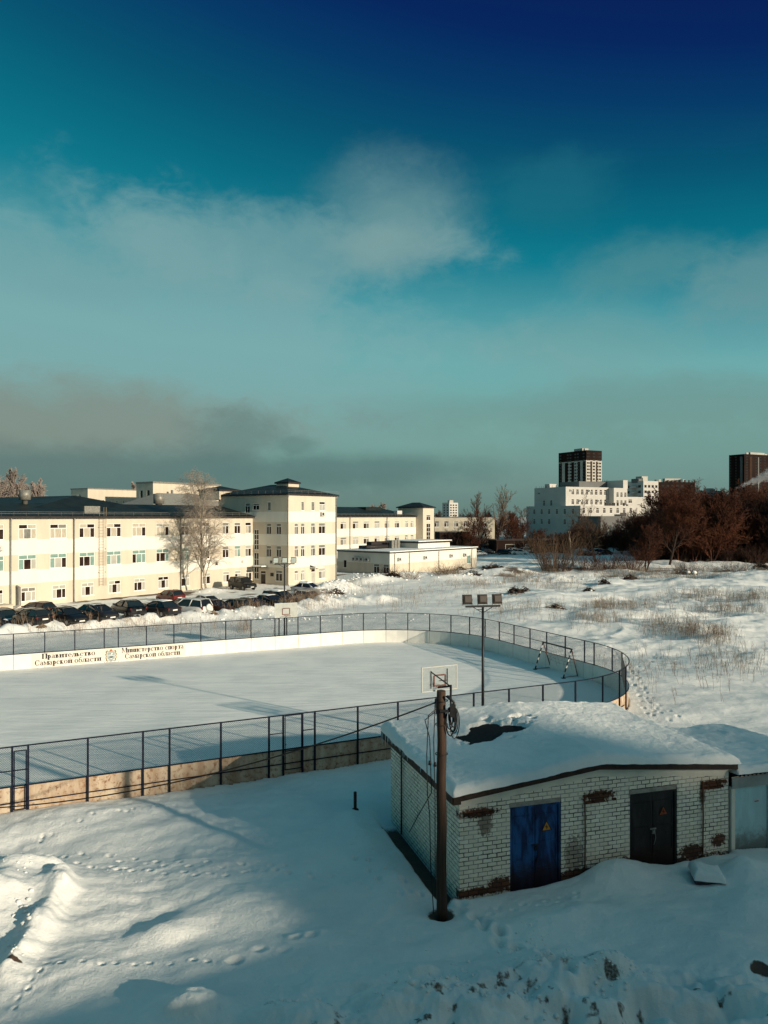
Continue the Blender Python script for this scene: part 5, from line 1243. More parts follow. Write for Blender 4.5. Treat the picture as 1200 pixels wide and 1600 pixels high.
for (a, z0, z1) in ((3.76, -.2, 2.22), (7.7, -.2, 2.2)):
    q = MB(); q.tube([(a, -.05, z0), (a + .01, -.06, 1.2), (a, -.05, z1)], .022, 5); q.build('rusty_pipe', M_rust, gar)
for (a0, a1, z) in ((3.74, 4.62, 2.20), (3.78, 4.86, 2.02), (.12, 1.05, 2.08), (7.68, 8.62, 2.16), (7.7, 8.5, 2.0)):
    q = MB(); n = int((a1 - a0) / .125)
    for k in range(n):
        if rnd.random() < .12: continue
        o_ = rnd.uniform(.05, .085); q.box(a0 + k * .125 + .006, -o_, z - .06 + rnd.uniform(-.008, .008), a0 + k * .125 + .118, -.001, z)
    q.build('brick_ledge', mat('rust_brick', (.11, .042, .022), .9, .3, 9.0), gar)
q = MB(); q.tube([(-.06, 4.7, -.3), (-.06, 4.7, 2.35)], .03, 5); q.build('corner_pipe', M_rust, gar)

# ------------------------------------------------------------------ small pale-blue garage to the right
g2 = empty('small_garage', gw(8.72, -.06) + (0,), GANG, 'small pale garage with a light blue door and wavy eaves at the right edge', 'garage')
W2, H2, DD2 = 4.2, 2.22, 5.2
dl, dr_, dt_ = .13, 1.36, 1.86
mb = MB(); facade(mb, 0, 0, 0, W2, -.6, H2, [(dl, -.55, dr_ - dl, dt_ + .55)]); facade(mb, W2, 0, math.pi / 2, DD2, -.6, H2 - .1); facade(mb, W2, DD2, math.pi, W2, -.6, H2 - .5); facade(mb, 0, DD2, -math.pi / 2, DD2, -.6, H2 - .3)
mb.build('wall', M_plas, g2)
mb = MB(); mb.box(0, -.03, dt_ + .02, W2, -.002, H2 - .02); mb.build('lintel_beam', mat('grey_beam', (.33, .36, .34), .8, .08), g2)
q = MB(); q.box(dl + .02, .05, -.5, dr_ - .02, .09, dt_ - .01); 
for z in (.2, 1.45): q.tube([(dl + .01, .03, z), (dl + .01, .03, z + .16)], .022, 6)
dob = q.build('steel_door', M_pdoor, g2); dob['label'] = 'pale blue steel door with a small plate'
q = MB(); q.box(.86, .043, 1.36, 1.05, .049, 1.45); q.face([(.88, .042, 1.38), (1.03, .042, 1.38), (1.03, .042, 1.405), (.88, .042, 1.405)], 1); q.build('number_plate', [M_ac, M_ink], dob)
q = MB(); q.box(dr_ + .01, -.02, -.5, dr_ + .08, .04, dt_); q.box(W2 - .1, -.02, -.5, W2, .04, dt_); q.build('door_jamb', M_black, g2)
zs2 = lambda d: H2 + .10 - .075 * d
mb = MB(); nx = 160
rows_ = []
for d in (-.28, DD2 + .2): rows_.append([(-.05 + (W2 + .1) * k / nx, d, zs2(d) + .028 * math.sin(2 * math.pi * (W2 + .1) * k / nx / .15)) for k in range(nx + 1)])
for k in range(nx): mb.face([rows_[0][k], rows_[0][k + 1], rows_[1][k + 1], rows_[1][k]], 0, True)
r2 = mb.build('slate_roof', M_felt, g2)
snow_sheet(-.02, W2 + .05, -.26, DD2 + .2, 90, 90, lambda a, d: zs2(d) + .032, lambda a, d: .17 + .08 * fbm(a / 1.2 + 7, d / 1.2, 3, 22) + .03 * fbm(a / .3, d / .3, 3, 23), .22).build('roof_snow', MATS['roof_snow'], r2)

# half-buried crate by the charcoal door
x_, y_ = P(1085, 1374); cr_ = empty('buried_crate', (x_, y_, zg(x_, y_) - .1), GANG - R(28), 'dark box half buried in snow beside the charcoal door', 'crate')
mb = MB(); mb.box(-.05, -.45, -.3, .62, .25, .26); mb.build('box_side', mat('plum_board', (.07, .055, .075), .8, .2, 5), cr_)
q = snow_sheet(-.12, .72, -.5, .35, 30, 30, lambda a, d: .264, lambda a, d: .2 + .08 * fbm(a * 1.4, d * 1.4, 3, 33), .2); q.build('snow_cap', MATS['roof_snow'], cr_)

# short stub post
x_, y_ = P(555, 1266); st = empty('stub_post', (x_, y_, zg(x_, y_)), 0, 'short dark stub post standing alone in the shaded snow left of the garage', 'post')
mb = MB(); mb.tube([(0, 0, -.2), (0, 0, .58), (0, 0, .60)], [.055, .055, .05], 9); mb.build('shaft', M_fasc, st)
mb = MB(); mb.tube([(0, 0, -.05), (0, 0, .02)], [.14, .11], 10); mb.build('foot', M_felt, st)

# ------------------------------------------------------------------ utility pole with cables
def wood_mat():
    m = bpy.data.materials.new('weathered_wood'); m.use_nodes = True; t = NB(m.node_tree); bs = m.node_tree.nodes['Principled BSDF']
    tc_ = t.new('ShaderNodeTexCoord'); mp = t.new('ShaderNodeMapping'); mp.inputs['Scale'].default_value = (9, 9, .55); t.link(tc_.outputs['Object'], mp.inputs[0])
    n = t.noise(mp.outputs[0], 2.0, 7, .7, .3); n2 = t.noise(tc_.outputs['Object'], 1.2, 4, .6)
    c = t.mix(t.smooth(n, .3, .7), (.072, .035, .017, 1), (.020, .010, .006, 1)); c = t.mix(t.m('MULTIPLY', t.smooth(n2, .45, .7), .5), c, (.03, .014, .008, 1))
    t.link(c, bs.inputs['Base Color']); bs.inputs['Roughness'].default_value = .85; bn = t.new('ShaderNodeBump'); bn.inputs['Strength'].default_value = .6; bn.inputs['Distance'].default_value = .02; t.link(n, bn.inputs['Height']); t.link(bn.outputs[0], bs.inputs['Normal'])
    return m
M_wood = wood_mat()
PX, PY, PH = 1.46, 19.5, 5.56
M_cab = mat('black_cable', (.012, .011, .011), .6, .1)
pole = empty('utility_pole', (PX, PY, 0), 0, 'weathered wooden utility pole with coiled black cables at the corner of the brick garage', 'utility pole')
mb = MB(); ks = 14; mb.tube([(.012 * math.sin(k * 1.3), .01 * math.cos(k), -.4 + (PH + .4) * k / ks) for k in range(ks + 1)], [.138 - .024 * k / ks + .003 * math.sin(k * 2.1) for k in range(ks + 1)], 16); mb.build('pole_shaft', M_wood, pole)
for j in range(7):
    q = MB(); r_ = .155 + .022 * j; cz = PH - .62 - .03 * j; n = 26; x0 = .17
    q.tube([(x0 + .06 * math.sin(j * 2.2) + (.42 * r_) * (1 - math.cos(2 * math.pi * k / n)), -.08 + .05 * math.sin(j + k * .5), cz + 1.35 * r_ * math.sin(2 * math.pi * k / n)) for k in range(n + 1)], .013 + .004 * (j % 2), 5); q.build('cable_coil', M_cab, pole)
q = MB(); q.box(-.05, -.2, PH - .5, .36, -.14, PH - .44); q.tube([(.12, -.15, PH - .1), (.30, -.17, PH - .25), (.30, -.17, PH - .75)], .035, 6); q.box(.2, -.22, PH - .62, .34, -.1, PH - .3); q.build('cable_bracket', M_darkst, pole)
q = MB()
for z in (PH - .25, PH - .85, PH - 1.6): q.tube([(.155 * math.cos(2 * math.pi * k / 14), .155 * math.sin(2 * math.pi * k / 14), z) for k in range(15)], .012, 4, 0, False)
q.build('clamp', M_darkst, pole)
def sag(p, q, s, n=14): return [tuple(p[i] + (q[i] - p[i]) * k / n - (s * 4 * k / n * (1 - k / n) if i == 2 else 0) for i in range(3)) for k in range(n + 1)]
for pts in ([(-.16, -.1, PH - .45), (-.34, -.12, PH - .6), (-.38, -.1, PH - 1.6), (-.36, -.05, PH - 2.6), (-.30, 0, 2.4), (-.28, .02, 1.2), (-.2, 0, -.1)], [(-.16, 0, PH - .2), (-.2, -.05, PH - 1.3), (-.17, -.1, PH - 2.7), (-.17, -.1, .4)],
            [(-.18, 0, PH - .55), (-.42, .02, PH - .75), (-.3, 0, PH - 1.2), (-.25, .05, PH - 2.6), (-.55, 1.0, 2.0), (-.75, 1.9, 1.2)]):
    q = MB(); q.tube(pts, .013, 5); q.build('hanging_wire', M_cab, pole)
for z in (PH - 1.9, PH - 1.86): q = MB(); q.tube([(-.17 if z < PH - 1.88 else -.3, -.06, z), (-.17 if z < PH - 1.88 else -.3, -.06, z + .1)], [.045, .03], 7); q.build('insulator', M_black, pole)
q = MB(); q.tube([(.13, -.09, 1.55), (.155, -.1, 1.2), (.12, -.12, .9)], .012, 4); q.build('splinter', mat('pale_wood', (.5, .45, .38), .8), pole)
M_o = empty('overhead_cable', (PX - .15, PY, PH - .3), 0, 'black cable sagging from the utility pole to the left across the near boards', 'cable')
e1 = rk(-3.0, E0 - .28)
q = MB(); tgt = (e1[0] - PX + .15, e1[1] - PY, .75 - PH + .3); q.tube(sag((0, 0, 0), tgt, .75, 24), .02, 5); q.build('cable_run', M_cab, M_o)
q = MB(); q.tube([(tgt[0] + .02 * k, tgt[1], tgt[2]) for k in range(3)], .03, 6); q.build('cable_clip', M_darkst, M_o)
# ------------------------------------------------------------------ parked cars
M_glass = mat('car_glass', (.012, .013, .014), .06, .1, spec=.6)
M_tyre = mat('tyre_rubber', (.014, .013, .013), .9, .1); M_rim = mat('wheel_rim', (.22, .22, .22), .35, .1, metal=.7)
M_hlamp = mat('headlamp', (.55, .57, .56), .1, .05, spec=.8); M_tlamp = mat('tail_lamp', (.16, .012, .008), .2, .05, spec=.5); M_plate = mat('plate_white', (.66, .65, .6), .5, .02)
M_trim = mat('black_trim', (.014, .014, .014), .6, .1)
PAINT = {}
def paint(n, c): PAINT[n] = mat('paint_' + n, tuple(v * .75 for v in c) if max(c) < .2 else c, .35, .06, 1.5, spec=.3, coat=.12)
for n, c in (('black', (.010, .009, .010)), ('maroon', (.050, .008, .008)), ('red', (.16, .016, .010)), ('white', (.60, .60, .57)), ('brown', (.055, .024, .014)), ('graphite', (.022, .021, .023)), ('silver', (.34, .35, .35)), ('green', (.015, .022, .016))): paint(n, c)
def car_shape(kind):
    """x forward; returns body stations (x, half width, z low, z top) and cabin numbers"""
    if kind == 'sedan': return dict(L=4.4, H=1.43, st=[(-2.2, .70, .40, .80), (-2.12, .80, .30, .92), (-1.4, .86, .22, .96), (-.6, .87, .20, .95), (.6, .87, .20, .94), (1.2, .86, .22, .90), (1.9, .82, .26, .78), (2.14, .74, .32, .66), (2.2, .62, .38, .58)], cab=(-1.75, -1.05, .25, 1.15), wt=.58, wx=1.32)
    if kind == 'hatch': return dict(L=4.0, H=1.46, st=[(-1.98, .72, .42, .84), (-1.92, .80, .30, .95), (-1.3, .84, .22, .97), (-.5, .85, .20, .95), (.6, .85, .20, .93), (1.1, .84, .22, .89), (1.75, .80, .26, .76), (1.95, .72, .32, .64), (2.0, .60, .38, .56)], cab=(-1.9, -1.45, .25, 1.08), wt=.58, wx=1.22)
    return dict(L=4.5, H=1.74, st=[(-2.22, .78, .50, .98), (-2.16, .86, .38, 1.08), (-1.4, .90, .32, 1.10), (-.5, .91, .30, 1.09), (.7, .91, .30, 1.07), (1.25, .90, .32, 1.04), (1.95, .87, .36, .95), (2.17, .80, .42, .84), (2.22, .70, .48, .76)], cab=(-2.12, -1.85, .35, 1.2), wt=.68, wx=1.36)
def make_car(kind, spare=False):
    d = car_shape(kind); root = empty('parked_car', (0, 0, 0)); P0 = PAINT['black']
    mb = MB(); rings = []
    for (x, w, zl, zt_) in d['st']:
        h = zt_ - zl
        half = [(w * .80, zl), (w * .97, zl + .12 * h), (w, zl + .45 * h), (w * .97, zl + .80 * h), (w * .88, zt_ - .015), (w * .5, zt_ + .015)]
        rings.append([(x, y, z) for y, z in half] + [(x, -y, z) for y, z in reversed(half)])
    mb.loft(rings)
    # roof skin and pillars
    xr0, xr1, xf1, xf0 = d['cab']; wb = .80 * d['st'][3][1] / .86 * 1.02; wt_ = d['wt']; zb = d['st'][3][3] - .02; H = d['H']
    xm = (xr1 + xf1) / 2
    top = lambda s, lift=0: [(xr1 - .02, s * wt_ * .95, H - .05 + lift), (xm, s * wt_, H - .005 + lift), (xf1 + .02, s * wt_ * .96, H - .06 + lift)]
    l, r = top(1), top(-1); lc = [(p[0], 0, p[2] + .04) for p in l]
    for k in range(2):
        mb.face([r[k], r[k + 1], lc[k + 1], lc[k]], 0, True); mb.face([lc[k], lc[k + 1], l[k + 1], l[k]], 0, True)
    for s in (-1, 1):
        for (a, e) in (((xf0, s * wb, zb), (xf1 + .02, s * wt_ * .96, H - .06)), ((xr0, s * wb * .96, zb), (xr1 - .02, s * wt_ * .95, H - .05)), (((xr0 + xf0) / 2 - .15, s * wb * 1.005, zb), (xm - .1, s * wt_ * 1.01, H - .02))):
            mb.tube([a, e], .045, 5)
        mb.tube([(p[0], p[1], p[2]) for p in top(s)], .035, 5)
    body = mb.build('body', P0, root)
    # glazing
    zi = .012
    lo = lambda s: [(xr0, s * wb * .95, zb), (xf0, s * wb * .985, zb)]
    for s in (-1, 1):
        g = MB(); t_ = top(s, -.01); g.face([lo(s)[0], lo(s)[1], (t_[2][0], t_[2][1], t_[2][2]), t_[1], t_[0]]); g.build('side_glass', M_glass, root)
    g = MB(); t_, t2_ = top(1, -.01), top(-1, -.01); g.face([lo(-1)[1], lo(1)[1], t_[2], t2_[2]]); g.build('windscreen', M_glass, root)
    g = MB(); g.face([lo(1)[0], lo(-1)[0], t2_[0], t_[0]]); g.build('rear_glass', M_glass, root)
    R_ = .31 if kind != 'suv' else .36
    for sx in (-1, 1):
        for s in (-1, 1):
            w = d['st'][3][1]; cx = sx * d['wx']
            q = MB(); n = 18
            q.loft([[(cx + rr * math.cos(2 * math.pi * k / n), s * y, R_ + rr * math.sin(2 * math.pi * k / n)) for k in range(n)] for y, rr in ((w - .2, R_ * .96), (w - .16, R_), (w - .02, R_), (w + .012, R_ * .93))])
            wo_ = q.build('wheel', M_tyre, root)
            q = MB(); q.face([(cx + R_ * .62 * math.cos(2 * math.pi * k / n), s * (w + .016), R_ + R_ * .62 * math.sin(2 * math.pi * k / n)) for k in range(n)]); q.build('rim', M_rim, wo_)
    xf, xr = d['st'][-2], d['st'][1]
    zh = (xf[3] + xf[2]) / 2 + .10
    for s in (-1, 1):
        q = MB(); q.hexa([(xf[0] - .30, s * xf[1] * 1.04, zh - .06), (xf[0] + .045, s * xf[1] * .62, zh - .06), (xf[0] + .01, s * xf[1] * .60, zh - .06), (xf[0] - .33, s * xf[1] * .98, zh - .06)], [(xf[0] - .32, s * xf[1] * 1.03, zh + .09), (xf[0] + .02, s * xf[1] * .62, zh + .06), (xf[0] - .02, s * xf[1] * .60, zh + .06), (xf[0] - .35, s * xf[1] * .97, zh + .09)]); q.build('headlight', M_hlamp, root)
        zt2 = xr[3] - .14; hh = .16 if kind != 'suv' else .3
        q = MB(); q.box(xr[0] - .085, s * xr[1] * .98 - .12 * (s > 0), zt2 - hh / 2, xr[0] + .10, s * xr[1] * .98 + .12 * (s < 0), zt2 + hh / 2); q.build('tail_light', M_tlamp, root)
    q = MB(); q.box(xr[0] - .10, -.26, xr[2] + .30, xr[0] - .07, .26, xr[2] + .42); q.build('number_plate', M_plate, root)
    q = MB(); q.box(xf[0] + .05, -.26, xf[2] + .04, xf[0] + .085, .26, xf[2] + .15); q.build('number_plate', M_plate, root)
    q = MB(); q.box(d['st'][-1][0] - .02, -.42, zh - .05, d['st'][-1][0] + .03, .42, zh + .05); q.build('grille', M_trim, root)
    q = MB(); q.box(xr[0] - .06, -xr[1] * .94, xr[2] - .04, xr[0] + .1, xr[1] * .94, xr[2] + .22); q.build('bumper', M_trim if kind != 'sedan' else P0, root)
    for s in (-1, 1): q = MB(); q.box(xf0 - .28, s * wb + (.02 if s > 0 else -.2), zb + .02, xf0 - .12, s * wb + (.2 if s > 0 else -.02), zb + .15); q.build('wing_mirror', P0, root)
    if spare: q = MB(); n = 18; q.loft([[(xx_, rr * math.cos(2 * math.pi * k / n), .98 + rr * math.sin(2 * math.pi * k / n)) for k in range(n)] for xx_, rr in ((xr[0] - .06, .34), (xr[0] - .24, .34), (xr[0] - .28, .28))]); q.build('spare_wheel', PAINT['white'], root)
    return root
def roof_snow_for(root, kind, amount):
    d = car_shape(kind); xr0, xr1, xf1, xf0 = d['cab']; H = d['H']
    q = snow_sheet(xr1 - .05, xf1 + .05, -d['wt'], d['wt'], 20, 16, lambda a, y: H - .03 + .02 * (1 - (y / d['wt']) ** 2), lambda a, y: amount * (1 + .6 * fbm(a * 1.5, y * 1.5, 3, int(amount * 100))), .2)
    q.build('snow_cover', MATS['roof_snow'], root)
def hood_snow_for(root, kind, amount):
    d = car_shape(kind); xf0 = d['cab'][3]
    q = snow_sheet(xf0 + .1, d['L'] / 2 - .25, -.7, .7, 16, 16, lambda a, y: .94 - .20 * max(0, a - 1.0) + (.14 if kind == 'suv' else 0), lambda a, y: amount * (1 + .6 * fbm(a * 1.5, y * 1.5, 3, 3)), .2); q.build('hood_snow', MATS['roof_snow'], root)
PROTO = {}
NOSE = math.atan2(.567, -.824); OUT = NOSE + math.pi
CARS = [  # px, py of the ground under the car's middle, kind, colour, heading, snow roof, snow hood, label
 (6, 982, 'suv', 'graphite', OUT, 0, .05, 'dark off-roader with a snowy bonnet, leftmost of the parked cars'),
 (36, 978, 'hatch', 'brown', OUT, .0, 0, 'brownish car squeezed between the leftmost off-roader and the white car'),
 (49, 974, 'sedan', 'white', OUT, 0, .04, 'white car facing right near the left edge, behind the brownish car'),
 (57, 962, 'hatch', 'maroon', NOSE, 0, 0, 'dark maroon hatchback parked alone by the building wall, back to the viewer'),
 (94, 976, 'hatch', 'red', NOSE, .05, 0, 'dark red hatchback showing its red tailgate, middle of the left group'),
 (138, 979, 'sedan', 'brown', OUT, .03, 0, 'dark brown saloon nose to the right, beside the dark red hatchback'),
 (50, 988, 'hatch', 'black', NOSE, 0, 0, 'black car with white trim in the front row just behind the rink fence'),
 (104, 986, 'sedan', 'black', OUT, 0, 0, 'black saloon low behind the snow bank, below the dark red hatchback'),
 (152, 981, 'sedan', 'graphite', OUT, .02, 0, 'graphite saloon in the front row, nose to the right below the brown saloon'),
 (200, 976, 'sedan', 'black', NOSE, 0, .04, 'black saloon half hidden by the snow bank, left of the snow-roofed one'),
 (250, 972, 'sedan', 'graphite', NOSE, .07, 0, 'graphite saloon with a snow-covered roof behind the snow bank'),
 (266, 940, 'hatch', 'red', NOSE, 0, 0, 'bright red hatchback parked against the building wall'),
 (286, 955, 'sedan', 'maroon', NOSE, .03, 0, 'maroon saloon in front of the bright red hatchback'),
 (297, 965, 'suv', 'white', NOSE, 0, 0, 'white off-roader carrying a spare wheel on its back door'),
 (325, 950, 'sedan', 'white', OUT, .05, .05, 'white saloon with snow on it, under the birch'),
 (336, 961, 'sedan', 'brown', OUT, 0, 0, 'dark brown saloon right of the white off-roader'),
 (366, 956, 'hatch', 'green', NOSE, 0, 0, 'dark green small estate car in the front row right of the birch'),
 (394, 953, 'sedan', 'graphite', OUT, .02, 0, 'dark grey saloon low behind the bank, second right of the birch'),
 (422, 950, 'sedan', 'black', OUT, .05, 0, 'black low saloon just left of the far floodlight mast'),
 (438, 946, 'suv', 'brown', OUT, .12, 0, 'dark brown off-roader with a snow pile on its roof, behind the far mast'),
 (484, 943, 'hatch', 'silver', OUT, 0, .05, 'grey hatchback with pale front behind the dry bushes right of the mast'),
 (482, 930, 'sedan', 'silver', OUT, .16, .12, 'car buried under snow beside the snow heap at the tower'),
 (379, 921, 'suv', 'black', OUT, 0, 0, 'black off-roader parked by the wall near the tower, nose to the right'),
]
for (px, py, kind, colr, hd, rsn, hsn, lab) in CARS:
    spare = 'spare wheel' in lab; key = (kind, spare)
    if key not in PROTO:
        PROTO[key] = make_car(kind, spare); c = PROTO[key]; first = True
    else:
        c = copy_tree(PROTO[key]); first = False
    x_, y_ = P(px, py); c.location = (x_, y_, max(-.05, zg(x_, y_)) - .05); c.rotation_euler = (0, 0, hd + rnd.uniform(-.22, .22))
    tag(c, lab, 'car', 'cars parked in front of the long cream building')
    for ch_ in c.children:
        nm = ch_.name.split('.')[0]
        if nm in ('body', 'wing_mirror') or (nm == 'bumper' and kind == 'sedan'):
            ch_.material_slots[0].link = 'OBJECT'; ch_.material_slots[0].material = PAINT[colr]
    c['_k'] = kind; c['_s'] = (rsn, hsn)
for c in [o for o in col.objects if '_k' in o.keys()]:
    k_ = c['_k']; r_, h_ = c['_s']; del c['_k']; del c['_s']
    if r_: roof_snow_for(c, k_, r_)
    if h_: hood_snow_for(c, k_, h_)
# far row of cars beyond the waste ground
far = [(748, 866, 'sedan', 'white'), (764, 865, 'hatch', 'graphite'), (760, 861, 'suv', 'silver'), (788, 866, 'hatch', 'black'), (796, 866, 'sedan', 'silver'), (805, 864, 'hatch', 'white'), (813, 867, 'sedan', 'white'), (819, 864, 'suv', 'silver'), (915, 868, 'sedan', 'graphite'), (929, 867, 'suv', 'silver'), (946, 868, 'hatch', 'black'), (722, 858, 'sedan', 'graphite'), (735, 858, 'hatch', 'black')]
far.sort()
ordw = ['first', 'second', 'third', 'fourth', 'fifth', 'sixth', 'seventh', 'eighth', 'ninth', 'tenth', 'eleventh', 'twelfth', 'thirteenth']
for i, (px, py, kind, colr) in enumerate(far):
    c = copy_tree(PROTO[(kind, False)]); x_, y_ = P(px, py + 1); c.location = (x_, y_, zg(x_, y_) - .05); c.rotation_euler = (0, 0, rnd.choice([R(20), R(200), R(-20)]) + rnd.uniform(-.2, .2))
    tag(c, '%s small %s car, %s from the left in the far row below the trees' % ({'white': 'white', 'graphite': 'dark grey', 'silver': 'silver', 'black': 'black'}[colr], {'sedan': 'saloon', 'hatch': 'hatchback', 'suv': 'off-road'}[kind], ordw[i]), 'car', 'cars in the far row below the trees')
    for ch_ in list(c.children):
        nm = ch_.name.split('.')[0]
        if nm in ('snow_cover', 'hood_snow'): bpy.data.objects.remove(ch_); continue
        if nm in ('body', 'wing_mirror') or (nm == 'bumper' and kind == 'sedan'):
            ch_.material_slots[0].link = 'OBJECT'; ch_.material_slots[0].material = PAINT[colr]
# ------------------------------------------------------------------ trees and shrubs
M_bark = mat('dark_bark', (.026, .014, .009), .9, .2, 3.0); M_twig = mat('red_brown_twigs', (.082, .024, .009), .9, .15, .13, color2=(.018, .008, .005)); M_twig2 = mat('grey_brown_twigs', (.14, .085, .05), .9, .15, .3)
M_birch = mat('birch_bark', (.42, .36, .28), .85, .25, 4.0, color2=(.10, .07, .05)); M_frost = mat('frosted_twigs', (.29, .24, .19), .85, .08, .5); M_frost2 = mat('frosted_far_twigs', (.26, .215, .185), .9, .08, .3)
M_weed = mat('dry_stalks', (.28, .20, .135), .95, .15, .6); M_brush = mat('dead_brush', (.035, .018, .012), .95, .2, 1.0)
def grow(seed, H, trunk_r, spread=.55, nl=9, levels=4, droop=0.0, first=.25, tw=.012, kids_=(9, 7, 6, 5), ratio=(.5, .5, .5, .45), up=.25, upright=1.0, multi=1, crook=.12):
    """returns (trunk MB, crown MB): trunk and limbs, then branches down to twigs"""
    r = random.Random(seed); T, C = MB(), MB()
    def branch(p, d, L, rad, lev):
        n = 4 if lev < 2 else (3 if lev == 2 else 2); pts = [p]; dirs = [d]; q = p.copy(); dd_ = d.copy()
        for k in range(n):
            dd_ = (dd_ + Vector((r.gauss(0, crook), r.gauss(0, crook), r.gauss(0, crook) + (up * .25 if lev < 3 else up * .1) - droop * (lev >= 2) * .35)) * 1.0).normalized()
            q = q + dd_ * (L / n); pts.append(q.copy()); dirs.append(dd_.copy())
        end = max(tw * .55, rad * .35); rads = [rad + (end - rad) * k / n for k in range(n + 1)]
        (T if lev < 2 else C).tube(pts, rads, 6 if lev == 0 else (4 if lev == 1 else 3), 0, False, lev < 2)
        if lev >= levels: return
        nk = kids_[lev]
        for j in range(nk):
            lo = first if lev == 0 else .2
            f = lo + (1 - lo) * (j + r.random()) / nk; f = min(f, .98); s = f * n; i = min(int(s), n - 1); b_ = pts[i].lerp(pts[i + 1], s - i); tdir = dirs[i + 1]
            perp = tdir.orthogonal().normalized(); perp.rotate(Matrix.Rotation(j * 2.4 + r.uniform(-.5, .5), 3, tdir))
            sp = spread * r.uniform(.75, 1.3)
            nd = (tdir * math.cos(sp) * upright + perp * math.sin(sp)).normalized()
            LL = L * ratio[lev] * r.uniform(.7, 1.2) * ((1.1 - .55 * f) if lev == 0 else (1.15 - .5 * f))
            branch(b_, nd, LL, max(tw, rads[i] * .58), lev + 1)
    for k in range(multi):
        d = Vector((r.gauss(0, .05 + .16 * (multi > 1)), r.gauss(0, .05 + .16 * (multi > 1)), 1)).normalized()
        branch(Vector((r.uniform(-.2, .2) * (multi > 1), r.uniform(-.2, .2) * (multi > 1), -.3)), d, H * (1 if k == 0 else r.uniform(.75, .98)) * .86, trunk_r * (1 if multi == 1 else .7), 0)
    return T, C
def plant(name, T, C, mt, mc, loc, rz=0, label=None, cat='tree', group=None, sc=1.0):
    t = empty(name, loc, rz, label, cat, group); t.scale = (sc, sc, sc)
    T.build('trunk', mt, t); C.build('crown', mc, t); return t
def ground_at(px, py): x, y = P(px, py); return (x, y, zg(x, y))
def at_depth(px, Y): x = (px - 600) / FPX * Y; return (x, Y, zg(x, Y))
# weeping birch in front of the long building
T, C = grow(5, 15.8, .15, .52, 9, 4, .6, .13, .0058, (26, 11, 8, 6), (.36, .5, .62, .6), .15, 1.0, 1, .09)
plant('birch_tree', T, C, M_birch, M_frost, at_depth(322, 101), 0, 'tall frosted weeping birch in front of the long cream building')
# frosted trees behind the roof on the left
for i, (px, Y, H, sd, lab) in enumerate(((-6, 150, 17.6, 21, 'broad frosted tree cut by the left edge, behind the dark roof'), (36, 160, 14.2, 22, 'low frosted round tree behind the roof vent'), (63, 150, 17.4, 23, 'upright frosted poplar behind the dark roof, right of the roof vent'), (86, 170, 12.2, 24, 'small frosted tree just right of the upright poplar'), (210, 150, 14.6, 25, 'narrow frosted poplar between the two rear blocks'), (246, 175, 14.6, 26, 'pale tree top peeping over the white parapet'), (393 + 190, 190, 10.6, 27, 'round frosted tree top behind the far wing'))):
    nar = 'poplar' in lab
    T, C = grow(sd, H * 1.14, .25, .30 if nar else .7, 8, 3, 0, .1 if nar else .15, .045, (26, 18, 14), (.33 if nar else .55, .45, .5), .6 if nar else .2, 1.1, 2 if nar else 4)
    plant('frosted_tree', T, C, M_bark, M_frost2, at_depth(px, Y), sd, lab, group='frosted trees behind the roofs')
# bare trees in the middle distance
bare = [(775, 205, 17.2, 41, M_twig2, 'tallest bare tree left of the white stepped building, with a wide airy crown'), (752, 208, 15.8, 42, M_twig2, 'slim bare tree left of the tallest one'), (735, 200, 11.6, 43, M_twig, 'low bushy brown tree beside the pale low building'), (800, 222, 12.0, 44, M_twig, 'brown bare tree between the tallest one and the white building'), (822, 228, 12.4, 45, M_twig, 'brown bare tree touching the left edge of the white building'),
        (931, 165, 12.8, 46, M_twig2, 'bare tree with forked limbs in front of the white stepped building'), (1046, 152, 15.6, 47, M_twig, 'big red-brown bare tree with a round crown, right of the white building'), (1010, 138, 9.0, 48, M_twig, 'short leaning red-brown tree at the edge of the waste ground'), (1012, 190, 10.0, 57, M_twig, 'small red-brown tree behind the short leaning one'), (1000, 178, 11.5, 58, M_twig, 'red-brown tree hiding the right foot of the white building'), (1092, 162, 15.0, 59, M_twig, 'tall brown tree at the front of the wood, below the pale distant block')]
for (px, Y, H, sd, m_, lab) in bare:
    if sd in (47, 59): T, C = grow(sd, H, .32, .62, 9, 4, 0, .22, .024, (13, 9, 8, 6), (.55, .52, .5, .5), .35, 1.0, 2, .12)
    elif sd in (41, 42): T, C = grow(sd, H, .24, .42, 9, 4, 0, .3, .024, (10, 7, 6, 3), (.5, .5, .5, .45), .3, 1.0, 1, .1)
    elif sd == 46: T, C = grow(sd, H, .2, .6, 9, 4, 0, .3, .02, (8, 7, 5, 3), (.6, .5, .5, .45), .3, 1.0, 2, .16)
    else: T, C = grow(sd, H, .22, .6, 9, 4, 0, .15, .022, (12, 8, 7, 4), (.5, .5, .5, .45), .3, 1.0, 2, .13)
    plant('bare_tree', T, C, M_bark, m_, at_depth(px, Y), sd, lab, group='bare trees at the edge of the waste ground')
# one thin pale dead trunk
T, C = grow(61, 8.5, .14, .5, 4, 2, 0, .5, .02, (4, 3), (.2, .4), .3); plant('dead_tree', T, C, M_birch, M_twig2, at_depth(897, 145), 0, 'broken pale dead trunk between the pale bush and the forked tree')
